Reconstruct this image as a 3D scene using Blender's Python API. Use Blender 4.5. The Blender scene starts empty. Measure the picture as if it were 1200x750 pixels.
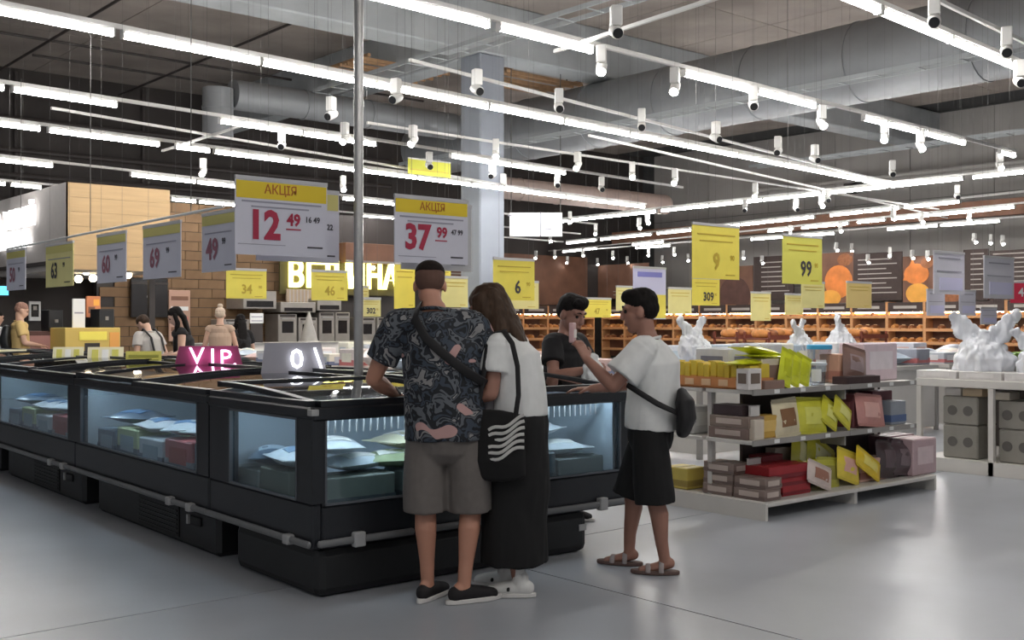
import bpy, bmesh, math, random
from mathutils import Vector, Matrix, noise as mnoise
random.seed(7)
PI = math.pi
SC = bpy.context.scene
COL = SC.collection

# ------------------------------------------------------------------ camera
F, HZ, CAMH = 1280.0, 378.0, 1.48           # focal length in px of a 1200x750 frame, horizon row, eye height
YAW = math.atan2(1100.0, F)                 # building axes: X runs to the right vanishing point, Y to the left one
FWD = Vector((math.sin(YAW), math.cos(YAW), 0)); RGT = Vector((math.cos(YAW), -math.sin(YAW), 0))
cam_d = bpy.data.cameras.new('camera'); cam = bpy.data.objects.new('camera', cam_d); COL.objects.link(cam)
cam_d.sensor_width = 36.0; cam_d.lens = 36.0 * F / 1200.0; cam_d.clip_end = 300
cam.location = (0, 0, CAMH)
cam.rotation_euler = (PI / 2 + math.atan((HZ - 375.0) / F), 0, -YAW)
SC.camera = cam
# ------------------------------------------------------------------ world, exposure
wd = bpy.data.worlds.new('store_air'); SC.world = wd; wd.use_nodes = True
wd.node_tree.nodes['Background'].inputs[0].default_value = (0.94, 0.96, 1.0, 1)
wd.node_tree.nodes['Background'].inputs[1].default_value = 0.3
SC.view_settings.view_transform = 'Standard'; SC.view_settings.look = 'None'
SC.view_settings.exposure = 0.32; SC.view_settings.gamma = 1.0; SC.view_settings.use_curve_mapping = False
TUBE_POWER = 58.0        # emission of the ceiling tubes
SPOT_POWER = 60.0

def at(px, py=None, d=None, z=None):
    """pixel of the 1200x750 photograph -> point of the hall, at depth d or on the height z"""
    if d is None: d = F * (CAMH - z) / (py - HZ)
    p = FWD * d + RGT * ((px - 600.0) / F * d)
    return Vector((p.x, p.y, z if z is not None else CAMH - (py - HZ) * d / F))
def at_x(px, X):         # depth of the pixel column where it meets the plane x = X
    r = (px - 600.0) / F; return X / (FWD.x + RGT.x * r)
def at_y(px, Y):
    r = (px - 600.0) / F; return Y / (FWD.y + RGT.y * r)
def zpix(py, d): return CAMH - (py - HZ) * d / F

# ------------------------------------------------------------------ materials
MATS = {}
def _bsdf(m):
    m.use_nodes = True
    return m.node_tree.nodes['Principled BSDF']
def mat(name, col, rough=0.5, metal=0.0, var=0.0, scale=8.0, bump=0.0, bscale=40.0, emit=0.0, ecol=None, spec=0.5, coat=0.0, col2=None, stretch=None):
    if name in MATS: return MATS[name]
    m = bpy.data.materials.new(name); b = _bsdf(m); nt = m.node_tree; N = nt.nodes; L = nt.links
    b.inputs['Base Color'].default_value = (*col, 1); b.inputs['Roughness'].default_value = rough
    b.inputs['Metallic'].default_value = metal; b.inputs['Specular IOR Level'].default_value = spec
    if coat: b.inputs['Coat Weight'].default_value = coat; b.inputs['Coat Roughness'].default_value = 0.08
    tc = N.new('ShaderNodeTexCoord'); src = tc.outputs['Object']
    if stretch:
        mp = N.new('ShaderNodeMapping'); mp.inputs['Scale'].default_value = stretch; L.new(src, mp.inputs[0]); src = mp.outputs[0]
    if var or col2:
        n = N.new('ShaderNodeTexNoise'); n.inputs['Scale'].default_value = scale; n.inputs['Detail'].default_value = 5; L.new(src, n.inputs['Vector'])
        r = N.new('ShaderNodeValToRGB'); r.color_ramp.elements[0].position = 0.32; r.color_ramp.elements[1].position = 0.68
        c2 = col2 or tuple(min(1, c * (1 + var)) for c in col); c1 = col if col2 else tuple(c * (1 - var) for c in col)
        r.color_ramp.elements[0].color = (*c1, 1); r.color_ramp.elements[1].color = (*c2, 1)
        L.new(n.outputs['Fac'], r.inputs[0]); L.new(r.outputs[0], b.inputs['Base Color'])
    if bump:
        n2 = N.new('ShaderNodeTexNoise'); n2.inputs['Scale'].default_value = bscale; n2.inputs['Detail'].default_value = 4; L.new(src, n2.inputs['Vector'])
        bp = N.new('ShaderNodeBump'); bp.inputs['Strength'].default_value = bump; bp.inputs['Distance'].default_value = 0.02
        L.new(n2.outputs['Fac'], bp.inputs['Height']); L.new(bp.outputs[0], b.inputs['Normal'])
    if emit:
        b.inputs['Emission Color'].default_value = (*(ecol or col), 1); b.inputs['Emission Strength'].default_value = emit
    MATS[name] = m; return m
def srgb(r, g, b):
    f = lambda c: c / 12.92 if c <= 0.04045 else ((c + 0.055) / 1.055) ** 2.4
    return (f(r / 255), f(g / 255), f(b / 255))
def glass(name, tint=(1, 1, 1), rough=0.02, ior=1.5, min_refl=0.0):
    if name in MATS: return MATS[name]
    m = bpy.data.materials.new(name); m.use_nodes = True; nt = m.node_tree; N = nt.nodes; L = nt.links
    N.remove(N['Principled BSDF']); out = N['Material Output']
    t = N.new('ShaderNodeBsdfTransparent'); t.inputs[0].default_value = (*tint, 1)
    g = N.new('ShaderNodeBsdfGlossy'); g.inputs['Roughness'].default_value = rough
    fr = N.new('ShaderNodeLayerWeight'); fr.inputs[0].default_value = 0.5      # same reflectance from both sides of the sheet
    f0 = ((ior - 1) / (ior + 1)) ** 2 + min_refl
    pw = N.new('ShaderNodeMath'); pw.operation = 'POWER'; pw.inputs[1].default_value = 4.5; L.new(fr.outputs['Facing'], pw.inputs[0])
    ad = N.new('ShaderNodeMath'); ad.operation = 'MULTIPLY_ADD'; ad.inputs[1].default_value = 1 - f0; ad.inputs[2].default_value = f0; ad.use_clamp = True; L.new(pw.outputs[0], ad.inputs[0])
    mx = N.new('ShaderNodeMixShader'); L.new(ad.outputs[0], mx.inputs[0]); L.new(t.outputs[0], mx.inputs[1]); L.new(g.outputs[0], mx.inputs[2]); L.new(mx.outputs[0], out.inputs[0])
    MATS[name] = m; return m

# ------------------------------------------------------------------ mesh helpers
class MB:
    """collects shapes; build() links them as ONE mesh object"""
    def __init__(s): s.v = []; s.f = []; s.mi = []; s.cur = 0
    def add(s, vs, fs, M=None):
        o = len(s.v)
        s.v += [tuple(M @ Vector(p)) if M else tuple(p) for p in vs]
        s.f += [tuple(i + o for i in f) for f in fs]; s.mi += [s.cur] * len(fs); return s
    def box(s, x0, x1, y0, y1, z0, z1, M=None):
        return s.add([(x0,y0,z0),(x1,y0,z0),(x1,y1,z0),(x0,y1,z0),(x0,y0,z1),(x1,y0,z1),(x1,y1,z1),(x0,y1,z1)],
                     [(0,3,2,1),(4,5,6,7),(0,1,5,4),(1,2,6,5),(2,3,7,6),(3,0,4,7)], M)
    def cbox(s, c, size, rz=0.0):
        M = Matrix.Translation(c) @ Matrix.Rotation(rz, 4, 'Z'); a, b, e = (k / 2 for k in size)
        return s.box(-a, a, -b, b, -e, e, M)
    def prism(s, poly, z0, z1, M=None):
        n = len(poly)
        return s.add([(x, y, z0) for x, y in poly] + [(x, y, z1) for x, y in poly],
                     [tuple(range(n - 1, -1, -1)), tuple(range(n, 2 * n))] + [(i, (i + 1) % n, n + (i + 1) % n, n + i) for i in range(n)], M)
    def lathe(s, prof, n=16, M=None):
        vs = []; fs = []
        for r, z in prof: vs += [(r * math.cos(2 * PI * k / n), r * math.sin(2 * PI * k / n), z) for k in range(n)]
        for i in range(len(prof) - 1):
            for k in range(n): a = i * n + k; b = i * n + (k + 1) % n; fs.append((a, b, b + n, a + n))
        fs.append(tuple(range(n - 1, -1, -1))); m = (len(prof) - 1) * n; fs.append(tuple(range(m, m + n)))
        return s.add(vs, fs, M)
    def sweep(s, pts, radii, side=None, n=12, round_caps=True, M=None):
        """tube through pts; radius r, or (across, front-back) with 'side' the across direction"""
        P = [Vector(p) for p in pts]; R = [r if isinstance(r, tuple) else (r, r) for r in radii]
        if round_caps:
            def cap(p, q, r):
                d = (p - q).normalized(); rr = min(r); out = []
                for k in (0.45, 0.8, 0.97): out.append((p + d * rr * k * 0.9, tuple(c * math.sqrt(max(0.02, 1 - k * k)) for c in r)))
                return out
            a = cap(P[0], P[1], R[0])[::-1]; b = cap(P[-1], P[-2], R[-1])
            P = [x[0] for x in a] + P + [x[0] for x in b]; R = [x[1] for x in a] + R + [x[1] for x in b]
        vs = []; fs = []; m = len(P); prev = None
        for i in range(m):
            t = (P[min(i + 1, m - 1)] - P[max(i - 1, 0)]).normalized()
            if side is not None: sd = Vector(side)
            elif prev is not None: sd = prev
            else: sd = Vector((1, 0, 0)) if abs(t.x) < 0.8 else Vector((0, 1, 0))
            sd = (sd - t * sd.dot(t)).normalized(); prev = sd; w = t.cross(sd)
            for k in range(n):
                a = 2 * PI * k / n; vs.append(tuple(P[i] + sd * (R[i][0] * math.cos(a)) + w * (R[i][1] * math.sin(a))))
        for i in range(m - 1):
            for k in range(n): a = i * n + k; b = i * n + (k + 1) % n; fs.append((a, b, b + n, a + n))
        fs.append(tuple(range(n - 1, -1, -1))); fs.append(tuple(range((m - 1) * n, m * n)))
        return s.add(vs, fs, M)
    def tube(s, pts, r, n=8): return s.sweep(pts, [r] * len(pts), n=n, round_caps=False)
    def ball(s, c, r, n=12, M=None):
        rx, ry, rz = r if isinstance(r, tuple) else (r, r, r); h = n // 2 + 1; vs = []; fs = []
        for i in range(1, h):
            a = PI * i / h
            for k in range(n): b = 2 * PI * k / n; vs.append((c[0] + rx * math.sin(a) * math.cos(b), c[1] + ry * math.sin(a) * math.sin(b), c[2] - rz * math.cos(a)))
        for i in range(h - 2):
            for k in range(n): p = i * n + k; q = i * n + (k + 1) % n; fs.append((p, q, q + n, p + n))
        fs.append(tuple(range(n - 1, -1, -1))); fs.append(tuple(range((h - 2) * n, (h - 1) * n)))
        return s.add(vs, fs, M)
    def grid(s, fn, nu, nv, thick=0.0, M=None):
        """sheet fn(u,v); with thick it is closed to a slab along -z"""
        vs = [tuple(fn(i / nu, j / nv)) for i in range(nu + 1) for j in range(nv + 1)]; w = nv + 1
        fs = [(i * w + j, (i + 1) * w + j, (i + 1) * w + j + 1, i * w + j + 1) for i in range(nu) for j in range(nv)]
        if thick:
            o = len(vs); vs += [(x, y, z - thick) for x, y, z in vs]; fs += [tuple(k + o for k in f[::-1]) for f in fs[:]]
            bd = [i * w for i in range(nu + 1)] + [nu * w + j for j in range(1, nv + 1)] + [i * w + nv for i in range(nu - 1, -1, -1)] + [j for j in range(nv - 1, 0, -1)]
            for k in range(len(bd)): a, b = bd[k], bd[(k + 1) % len(bd)]; fs.append((b, a, a + o, b + o))
        return s.add(vs, fs, M)
    def mesh(s, name, mats, bevel=0.0, smooth=False, seg=1):
        me = bpy.data.meshes.new(name); me.from_pydata(s.v, [], s.f)
        for m in (mats if isinstance(mats, (list, tuple)) else [mats]): me.materials.append(m)
        if len(set(s.mi)) > 1: me.polygons.foreach_set('material_index', s.mi)
        bm = bmesh.new(); bm.from_mesh(me); bmesh.ops.recalc_face_normals(bm, faces=bm.faces)
        if bevel: bmesh.ops.bevel(bm, geom=[e for e in bm.edges if len(e.link_faces) == 2 and e.calc_face_angle(0) > 0.6], offset=bevel, segments=seg, profile=0.5, affect='EDGES')
        bm.to_mesh(me); bm.free()
        if smooth:
            me.polygons.foreach_set('use_smooth', [True] * len(me.polygons))
            if smooth != 'all': me.set_sharp_from_angle(angle=0.7)
        return me
    def build(s, name, mats, parent=None, bevel=0.0, smooth=False, loc=None, rz=0.0, seg=1):
        return link(name, s.mesh(name, mats, bevel, smooth, seg), parent, loc, rz)
def link(name, me, parent=None, loc=None, rz=0.0):
    o = bpy.data.objects.new(name, me); COL.objects.link(o)
    if parent is not None: o.parent = parent
    if loc is not None: o.location = loc
    if rz: o.rotation_euler = (0, 0, rz)
    return o
def tag(o, label, cat, group=None):
    o['label'] = label; o['category'] = cat
    if group: o['group'] = group
    return o
def struct(o): o['kind'] = 'structure'; return o
def thing(name, label, cat, loc=(0, 0, 0), rz=0.0, group=None):
    return tag(link(name, None, None, loc, rz), label, cat, group)
def copy_tree(o, parent=None):
    c = o.copy(); COL.objects.link(c)
    if parent is not None: c.parent = parent
    for ch in list(o.children): copy_tree(ch, c)
    return c
TXT = {}
WS = bpy.data.scenes.new('workshop')        # small side scene where modifiers and text are evaluated, removed at the end
def evaluated(ob):
    WS.collection.objects.link(ob); vl = WS.view_layers[0]; vl.update(); me = bpy.data.meshes.new_from_object(ob.evaluated_get(vl.depsgraph)); bpy.data.objects.remove(ob); return me
def text_mesh(body, size, mt, depth=0.0, bold=0.0, align='CENTER', squeeze=1.0):
    key = (body, size, mt.name, depth, bold, align, squeeze)
    if key in TXT: return TXT[key]
    cu = bpy.data.curves.new('lettering', 'FONT'); cu.body = body; cu.size = size; cu.extrude = depth; cu.offset = bold
    cu.align_x = align; cu.align_y = 'CENTER'; cu.resolution_u = 2
    ob = bpy.data.objects.new('lettering', cu); me = evaluated(ob)
    for v in me.vertices: v.co.x *= squeeze
    me.name = 'lettering'; me.materials.clear(); me.materials.append(mt)
    TXT[key] = me; return me
def upright(o, loc, rz):   # a flat XY mesh (text) stood up, reading from the side its normal faces
    o.location = loc; o.rotation_euler = (PI / 2, 0, rz); return o

# common materials
M_floor = mat('polished_concrete_floor', srgb(164, 167, 173), 0.32, var=0.10, scale=0.9, bump=0.03, bscale=3.0, spec=0.5)
M_joint = mat('floor_joint', srgb(70, 70, 70), 0.8)
M_ceil = mat('ceiling_concrete', srgb(160, 150, 142), 0.9, var=0.16, scale=0.7, bump=0.15, bscale=6)
M_colm = mat('column_concrete', srgb(146, 151, 160), 0.85, var=0.06, scale=1.2)
M_beam = mat('beam_concrete', srgb(170, 174, 176), 0.85, var=0.08, scale=1.2, bump=0.1, bscale=8)
M_duct = mat('galvanised_duct', srgb(146, 148, 150), 0.5, metal=0.35, var=0.06, scale=2)
M_wallgrey = mat('wall_grey_panel', srgb(160, 156, 152), 0.85, var=0.06, scale=0.8)
M_walldark = mat('wall_dark_paint', srgb(62, 57, 55), 0.8, var=0.15, scale=0.7)
M_white = mat('white_powder_coat', srgb(226, 226, 224), 0.4)
M_lampwhite = mat('lamp_housing_white', srgb(214, 212, 208), 0.45)
M_black = mat('black_plastic', srgb(24, 25, 28), 0.4)
M_tube = mat('tube_glow', (1, 1, 1), 0.5, emit=TUBE_POWER, ecol=(1.0, 0.985, 0.96))
M_bulb = mat('spot_glow', (1, 1, 1), 0.5, emit=SPOT_POWER, ecol=(1.0, 0.97, 0.93))
M_steel = mat('brushed_steel', srgb(170, 168, 165), 0.35, metal=0.8, var=0.05, scale=20)
M_pipe = mat('dark_pipe', srgb(66, 60, 58), 0.6)

# ------------------------------------------------------------------ the hall
HALL = (-14.0, 36.0, -14.0, 33.0); CEIL = 8.7
b = MB(); b.box(HALL[0], HALL[1], HALL[2], HALL[3], -0.2, -0.012); floor = struct(b.build('floor', M_joint))
PITCH = 6.0; slab = MB().box(0, PITCH - 0.012, 0, PITCH - 0.012, -0.03, 0).mesh('floor_slab', M_floor)
for i in range(-3, 6):
    for j in range(-3, 5):
        x, y = 4.35 + PITCH * i, 5.45 + PITCH * j
        if HALL[0] <= x < HALL[1] - 3 and HALL[2] <= y < HALL[3] - 3: link('floor_slab', slab, floor, (x, y, 0))
b = MB(); b.box(HALL[0], HALL[1], HALL[2], HALL[3], CEIL + 0.05, CEIL + 0.3); ceiling = struct(b.build('ceiling', M_joint))
pan = MB().box(0.012, 2.988, 0.012, 5.988, 0, 0.06).mesh('ceiling_panel', M_ceil)
for i in range(16):
    for j in range(8):
        if HALL[2] + 6 * j > -9 and HALL[0] + 3 * i > -6: link('ceiling_panel', pan, ceiling, (HALL[0] + 3 * i, HALL[2] + 6 * j, CEIL))
struct(MB().box(HALL[0], HALL[1], HALL[3] - 0.3, HALL[3], 0, CEIL + .05).build('wall_back', M_walldark))
wr = struct(MB().box(HALL[1] - 0.3, HALL[1], HALL[2], HALL[3] - 0.3, 0, CEIL + .05).build('wall_right', M_joint))
wp = MB().box(-0.05, 0, 0.012, 2.988, 0, 2.88).mesh('wall_panel', M_wallgrey)
for j in range(12):
    for k in range(3): link('wall_panel', wp, wr, (HALL[1] - 0.3, -4 + 3 * j, 2.9 * k))
# concrete frame
def beam(x0, x1, y0, y1, z0, z1): return tag(MB().box(x0, x1, y0, y1, z0, z1).build('concrete_beam', M_beam, bevel=0.03), '', 'beam')
COLX, COLY = 15.7, 19.3
o = struct(MB().box(COLX - .36, COLX + .36, COLY - .36, COLY + .36, 0, 7.52).build('trim_1', M_colm, bevel=0.03)); o.name = 'column'
tag(o, 'square grey concrete column standing behind the hanging price signs', 'column')
o = beam(-10, 35.7, COLY - .4, COLY + .4, 7.52, CEIL); o['label'] = 'deep pale concrete ceiling beam carried by the column'
o = beam(COLX - .3, COLX + .3, COLY + .4, 32.7, 7.5, CEIL); o['label'] = 'concrete cross beam running from the column to the dark rear wall'
# ------------------------------------------------------------------ ducts, pipes, cable trays under the ceiling
def pipe_run(name, label, cat, pts, r, mt, seams=0, n=20):
    t = thing(name, label, cat, pts[0]); P = [Vector(p) - Vector(pts[0]) for p in pts]
    MB().tube(P, r, n).build('pipe_body', mt, t, smooth=True)
    if seams:
        d = (P[1] - P[0]); k = int(d.length / seams)
        for i in range(1, k):
            c = P[0] + d.normalized() * seams * i
            MB().tube([c - d.normalized() * .025, c + d.normalized() * .025], r + .018, n).build('seam_ring', mt, t, smooth=True)
    return t
pipe_run('air_duct', 'huge round galvanised air duct under the ceiling at upper right', 'duct', [(19.6, -8, 6.7), (19.6, 27, 6.7)], 0.8, M_duct, 2.5, 28)
pipe_run('air_duct', 'round grey air duct with an elbow at upper left', 'duct', [(11.87, 24, 6.9), (18.5, 24, 6.9)], 0.36, M_duct, 1.9)
pipe_run('duct_outlet', 'short upright duct stub below the elbow at upper left', 'duct', [(11.5, 24, 6.98), (11.5, 24, 5.85)], 0.36, M_duct, 0.45)
pipe_run('air_duct', 'pinkish horizontal air duct behind the column at mid height', 'duct', [(20.6, 25.5, 5.6), (29, 25.5, 5.6)], 0.34, mat('duct_pink_grey', srgb(196, 176, 166), .6, var=.05), 1.6)
def tray(label, a, b, w=0.35):
    a = Vector(a); d = Vector(b) - a; L = d.length; t = thing('cable_tray', label, 'tray', a, math.atan2(d.y, d.x))
    for s in (-1, 1): MB().box(0, L, s * w / 2 - .015, s * w / 2 + .015, 0, .09).build('side_rail', M_beam, t)
    rung = MB().box(-.015, .015, -w / 2, w / 2, .0, .02).mesh('rung', M_beam)
    for i in range(int(L / 0.8)): link('rung', rung, t, (.4 + .8 * i, 0, 0))
    return t
tray('long pale cable tray running below the huge round duct', (18.2, 4, 6.0), (18.2, 26, 6.0), .3)
tray('cable tray crossing the ceiling beyond the big duct at top centre', (14.2, 9, 7.2), (14.2, 26, 7.2), .5)
tray('cable tray close to the grey right wall under the ceiling', (32, -4, 7.0), (32, 24, 7.0), .5)
M_rust = mat('ochre_timber_cradle', srgb(176, 140, 104), .8, var=.15, scale=5)
def rack(px, py, d, n, lab):      # cradles of pale bars hanging by the column
    p = at(px, py, d); t = thing('pipe_cradle', lab, 'rack', p)
    for i in range(n): MB().box(-1.3, 1.3, i * .35, i * .35 + .06, -.03 + .03 * (i % 2), .05 + .03 * (i % 2)).build('bar', M_rust, t)
    for s in (-1.2, 1.2): MB().box(s - .04, s + .04, -.1, n * .35, .05, .12).build('cross_bar', M_rust, t)
    for s in (-1.2, 1.2): MB().box(s - .01, s + .01, .5, .52, .1, CEIL - p.z).build('hanger_rod', M_pipe, t)
rack(478, 78, 27, 6, 'ochre pipe cradle hanging left of the column top')
rack(640, 92, 27.5, 5, 'ochre pipe cradle hanging right of the column top')
# dark sprinkler pipes and wall pipes
for i, (a, b_, lab) in enumerate([
    ((6, 27.5, 8.35), (20, 27.5, 8.35), 'thin dark sprinkler pipe crossing the ceiling panels at top left'),
    ((9, 29.5, 8.4), (22, 29.5, 8.4), 'thin dark sprinkler pipe nearest the rear wall under the ceiling'),
    ((12.4, 21, 8.3), (12.4, 32.5, 8.3), 'dark sprinkler pipe running toward the rear wall at top left'),
    ((8.6, 21, 8.2), (8.6, 32.5, 8.2), 'dark cable run above the tube lamps in the top left corner')]):
    pipe_run('sprinkler_pipe', lab, 'pipe', [a, b_], .035, M_pipe, 0, 8)
for i, (z, r) in enumerate([(6.6, .09), (5.5, .12), (5.0, .06)]):
    pipe_run('wall_pipe', ['upper pipe along the grey right wall', 'thick middle pipe along the grey right wall', 'slim lower pipe along the grey right wall'][i], 'pipe', [(34.9, -4, z), (34.9, 26, z)], r, M_wallgrey, 0, 10)
for i, (y, z) in enumerate([(32.3, 7.2), (32.2, 6.3), (32.2, 5.6), (32.3, 4.9)]):
    pipe_run('wall_pipe', ['topmost', 'second', 'third', 'lowest'][i] + ' horizontal pipe on the dark rear wall', 'pipe', [(-4, y, z), (22, y, z)], .07, M_pipe, 0, 8)
for i, x in enumerate([2.5, 6.5, 9.5, 13.2]):
    pipe_run('cable_drop', 'thin vertical cable duct on the dark rear wall, number %s from the left' % ['one', 'two', 'three', 'four'][i], 'pipe', [(x, 32.648, 3.2), (x, 32.648, 8.6)], .05, M_pipe, 0, 8)
# ventilation boxes on the far right wall
for i, (px, py) in enumerate([(875, 200), (893, 200)]):
    p = at(px, py, 36); t = thing('wall_vent', ['square wall vent left of its twin below the big duct', 'square wall vent right of its twin below the big duct'][i], 'vent', (35.6, p.y, p.z))
    MB().box(-.12, 0, -.3, .3, -.3, .3).build('vent_frame', M_wallgrey, t)
    for k in range(4): MB().box(-.16, -.12, -.26, .26, -.26 + .14 * k, -.17 + .14 * k).build('vent_slat', M_pipe, t)

# ------------------------------------------------------------------ ceiling lighting
ORD = ['first', 'second', 'third', 'fourth', 'fifth', 'sixth', 'seventh', 'eighth', 'ninth', 'tenth', 'eleventh', 'twelfth', 'thirteenth', 'fourteenth', 'fifteenth', 'sixteenth', 'seventeenth', 'eighteenth', 'nineteenth', 'twentieth', 'twenty-first', 'twenty-second']
LZ = 4.3; M_wire = mat('wire_grey', srgb(96, 94, 92), .6)
def tube_proto():
    t = link('tube_lamp', None)
    MB().box(-.70, .70, -.018, .018, .02, .055).build('housing', M_lampwhite, t)
    b = MB(); b.sweep([(-.695, 0, 0), (.695, 0, 0)], [(.032, .028)] * 2, side=(0, 1, 0), n=8, round_caps=False); b.build('diffuser', M_tube, t)
    for s in (-1, 1): MB().box(s * .705 - .008, s * .705 + .008, -.035, .035, -.03, .056).build('end_cap', M_lampwhite, t)
    return t
TUBE0 = tube_proto(); USED = []
WIRE = {}
def hang_wires(t, L, step=4.0):
    if L not in WIRE: WIRE[L] = MB().box(-.0008, .0008, -.0008, .0008, 0, CEIL - LZ - .1).mesh('suspension_wire', M_wire)
    n = max(2, int(L / step))
    for i in range(n): link('suspension_wire', WIRE[L], t, (L * (i + .5) / n, 0, .04))
def lamp_row(pa, pb, lamps, which, z=LZ, wires=True):
    """rail between two pixels on height z; lamps = px intervals that carry tubes"""
    A = at(pa[0], pa[1], z=z); B = at(pb[0], pb[1], z=z); d = B - A; L = d.length; u = d / L; ang = math.atan2(d.y, d.x)
    t = thing('lighting_rail', 'white lamp rail of ' + which, 'rail', A + Vector((0, 0, .06)), ang)
    MB().box(0, L, -.022, .022, 0, .045).build('rail_profile', M_lampwhite, t)
    if wires: hang_wires(t, round(L, 2))
    def s_of(px):       # distance along the row at a pixel column
        r = (px - 600) / F; n = RGT - FWD * r; n2 = RGT.dot(A) - r * FWD.dot(A); k = RGT.dot(u) - r * FWD.dot(u)
        return -n2 / k
    cnt = 0
    for a, b_ in lamps:
        s0, s1 = s_of(a), s_of(b_)
        if s1 < s0: s0, s1 = s1, s0
        n = max(1, round((s1 - s0) / 1.45))
        for i in range(n):
            o = TUBE0 if not USED else copy_tree(TUBE0); USED.append(o)
            o.location = A + u * (s0 + (s1 - s0) * (i + .5) / n); o.rotation_euler = (0, 0, ang)
            o.scale.x = min(1.25, max(.4, (s1 - s0) / n / 1.44))
            pc = 600 + F * RGT.dot(o.location) / max(.1, FWD.dot(o.location))
            if 0 < pc < 1200: cnt += 1
            tag(o, (ORD[cnt - 1] + ' glowing tube from the left on ' + which) if 0 < pc < 1200 else ('glowing tube beyond the picture edge on ' + which), 'lamp', 'tubes on ' + which)
ROWS = [
 ((930, -28), (1245, 101), [(930, 1030), (1032, 1240)], 'the row in the top right corner'),
 ((380, -18), (1190, 183), [(380, 578), (583, 694), (800, 880), (886, 955), (1018, 1030), (1038, 1130), (1172, 1188)], 'the row crossing the top right'),
 ((-60, 2), (1050, 219), [(-60, 134), (141, 440), (452, 463), (470, 1048)], 'the longest row cut by the pole'),
 ((-60, 94), (800, 224), [(-60, 4), (13, 137), (256, 440), (527, 662)], 'the second row under the longest one'),
 ((-60, 138), (757, 243), [(-60, 47), (49, 192), (205, 245), (250, 755)], 'the row just above the big promotion signs'),
 ((-60, 181), (700, 266), [(-60, 62), (152, 229), (230, 276), (400, 463)], 'the row level with the timber kiosk top'),
 ((-60, 210), (680, 277), [(-60, 6), (12, 48), (200, 229), (232, 275), (420, 500)], 'the row partly hidden by the timber kiosk'),
 ((180, 249), (660, 286), [(198, 230), (430, 480)], 'the low row right of the timber kiosk'),
 ((655, 260), (1225, 199), [(655, 770), (775, 1040), (1050, 1130), (1140, 1220)], 'the first cross row over the bakery side'),
 ((664, 285), (1215, 227), [(664, 700), (704, 764), (770, 811), (830, 955), (973, 1055), (1060, 1126)], 'the second cross row over the bakery side'),
 ((640, 297), (1215, 240), [(660, 700), (740, 780), (900, 930), (935, 1000), (1005, 1038), (1045, 1190)], 'the third cross row over the bakery side'),
 ((700, 294), (1215, 256), [(741, 790), (880, 979), (1040, 1100), (1102, 1173)], 'the fourth cross row over the bakery side'),
]
for r in ROWS: lamp_row(*r)
for k in range(8):     # unseen fill row added above the viewer to brighten the near area
    o = copy_tree(TUBE0); o.location = (-3.2 + 1.6 * k, 1.2, LZ); o.rotation_euler = (0, 0, 0); o.scale.x = 1
    tag(o, 'glowing fill tube added out of view above the camera', 'lamp', 'added fill tubes above the camera')

# track spotlights: square white driver box, tilted can, lit or dark face
def spot_proto(lit):
    t = link('track_spotlight', None)
    MB().box(-.05, .05, -.05, .05, .02, .2).build('driver_box', M_lampwhite, t, bevel=.008)
    b = MB(); M = Matrix.Translation((0, 0, -.03)) @ Matrix.Rotation(.85 if lit else 1.15, 4, 'X') @ Matrix.Rotation(PI, 4, 'X')
    b.lathe([(.05, -.09), (.056, -.06), (.056, .07), (.05, .085)], 14, M); b.build('lamp_can', M_lampwhite, t, smooth=True)
    b = MB(); b.lathe([(.046, .078), (.046, .092)], 14, M); b.build('lens', M_bulb if lit else M_black, t)
    return t
SP = {True: spot_proto(True), False: spot_proto(False)}; SUSED = {True: 0, False: 0}; SPC = {}; SPL = {}
ROD = MB().box(-.0008, .0008, -.0008, .0008, 0, 1).mesh('suspension_wire', M_wire)
def spot(px, py, lit, where, z=4.12, turn=None):
    p = at(px, py, z=z)
    if p.x > 33.5: p = at(px, py, d=at_x(px, 31.0 + (px % 7) * .35))
    o = SP[lit] if not SUSED[lit] else copy_tree(SP[lit]); SUSED[lit] += 1
    o.location = p; o.rotation_euler = (0, 0, turn if turn is not None else -YAW + PI + random.uniform(-.5, .5))
    if not any(c.name.startswith('suspension') for c in o.children): link('suspension_wire', ROD, o)
    for c in o.children:
        if c.name.startswith('suspension'): c.location.z = .19; c.scale.z = CEIL - p.z - .19
    SPC[where, lit] = SPC.get((where, lit), 0) + 1; ln = SPL.get((where, lit), 1)
    nm = (ORD[SPC[where, lit] - 1] + ' from the left, ' if ln > 1 else '') + ('lit track spotlight ' if lit else 'dark-faced track spotlight ') + where
    return tag(o, nm, 'spotlight', 'spotlights ' + where + (' lit' if lit else ' dark'))
def spot_rail(pa, pb, lab, z=4.34):
    A = at(*pa, z=z); B = at(*pb, z=z); d = B - A
    t = thing('track_rail', lab, 'rail', A, math.atan2(d.y, d.x)); MB().box(0, d.length, -.018, .018, 0, .035).build('rail_profile', M_lampwhite, t)
    hang_wires(t, round(d.length, 2), 5.0)
spot_rail((480, 72), (1015, 208), 'thin spotlight track between the two upper lamp rows')
spot_rail((430, 145), (1100, 246), 'spotlight track running behind the column')
spot_rail((690, 160), (1110, 256), 'thin spotlight track below the longest lamp row')
spot_rail((60, 128), (700, 236), 'thin spotlight track at upper left, behind the pole')
spot_rail((650, 62), (900, -20), 'track climbing to the top edge, right of centre')
spot_rail((1070, -12), (1240, 70), 'spotlight track in the top right corner')
spot_rail((190, 178), (285, 148), 'short cross track left of the large promotion sign')
def spots(lst, lit, where, dz=0.0):
    SPL[where, lit] = len(lst)
    for px, py in sorted(lst): spot(px, py, lit, where, 4.12 + dz)
spots([(705, 76), (791, 100)], True, 'hanging at top centre beside the upper lamp row')
spots([(963, 141), (1037, 158), (1079, 169), (1172, 192)], True, 'hanging under the row at top right')
spots([(484, 163), (581, 178), (677, 192), (741, 203), (791, 210), (885, 226)], True, 'in the line passing behind the column')
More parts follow.
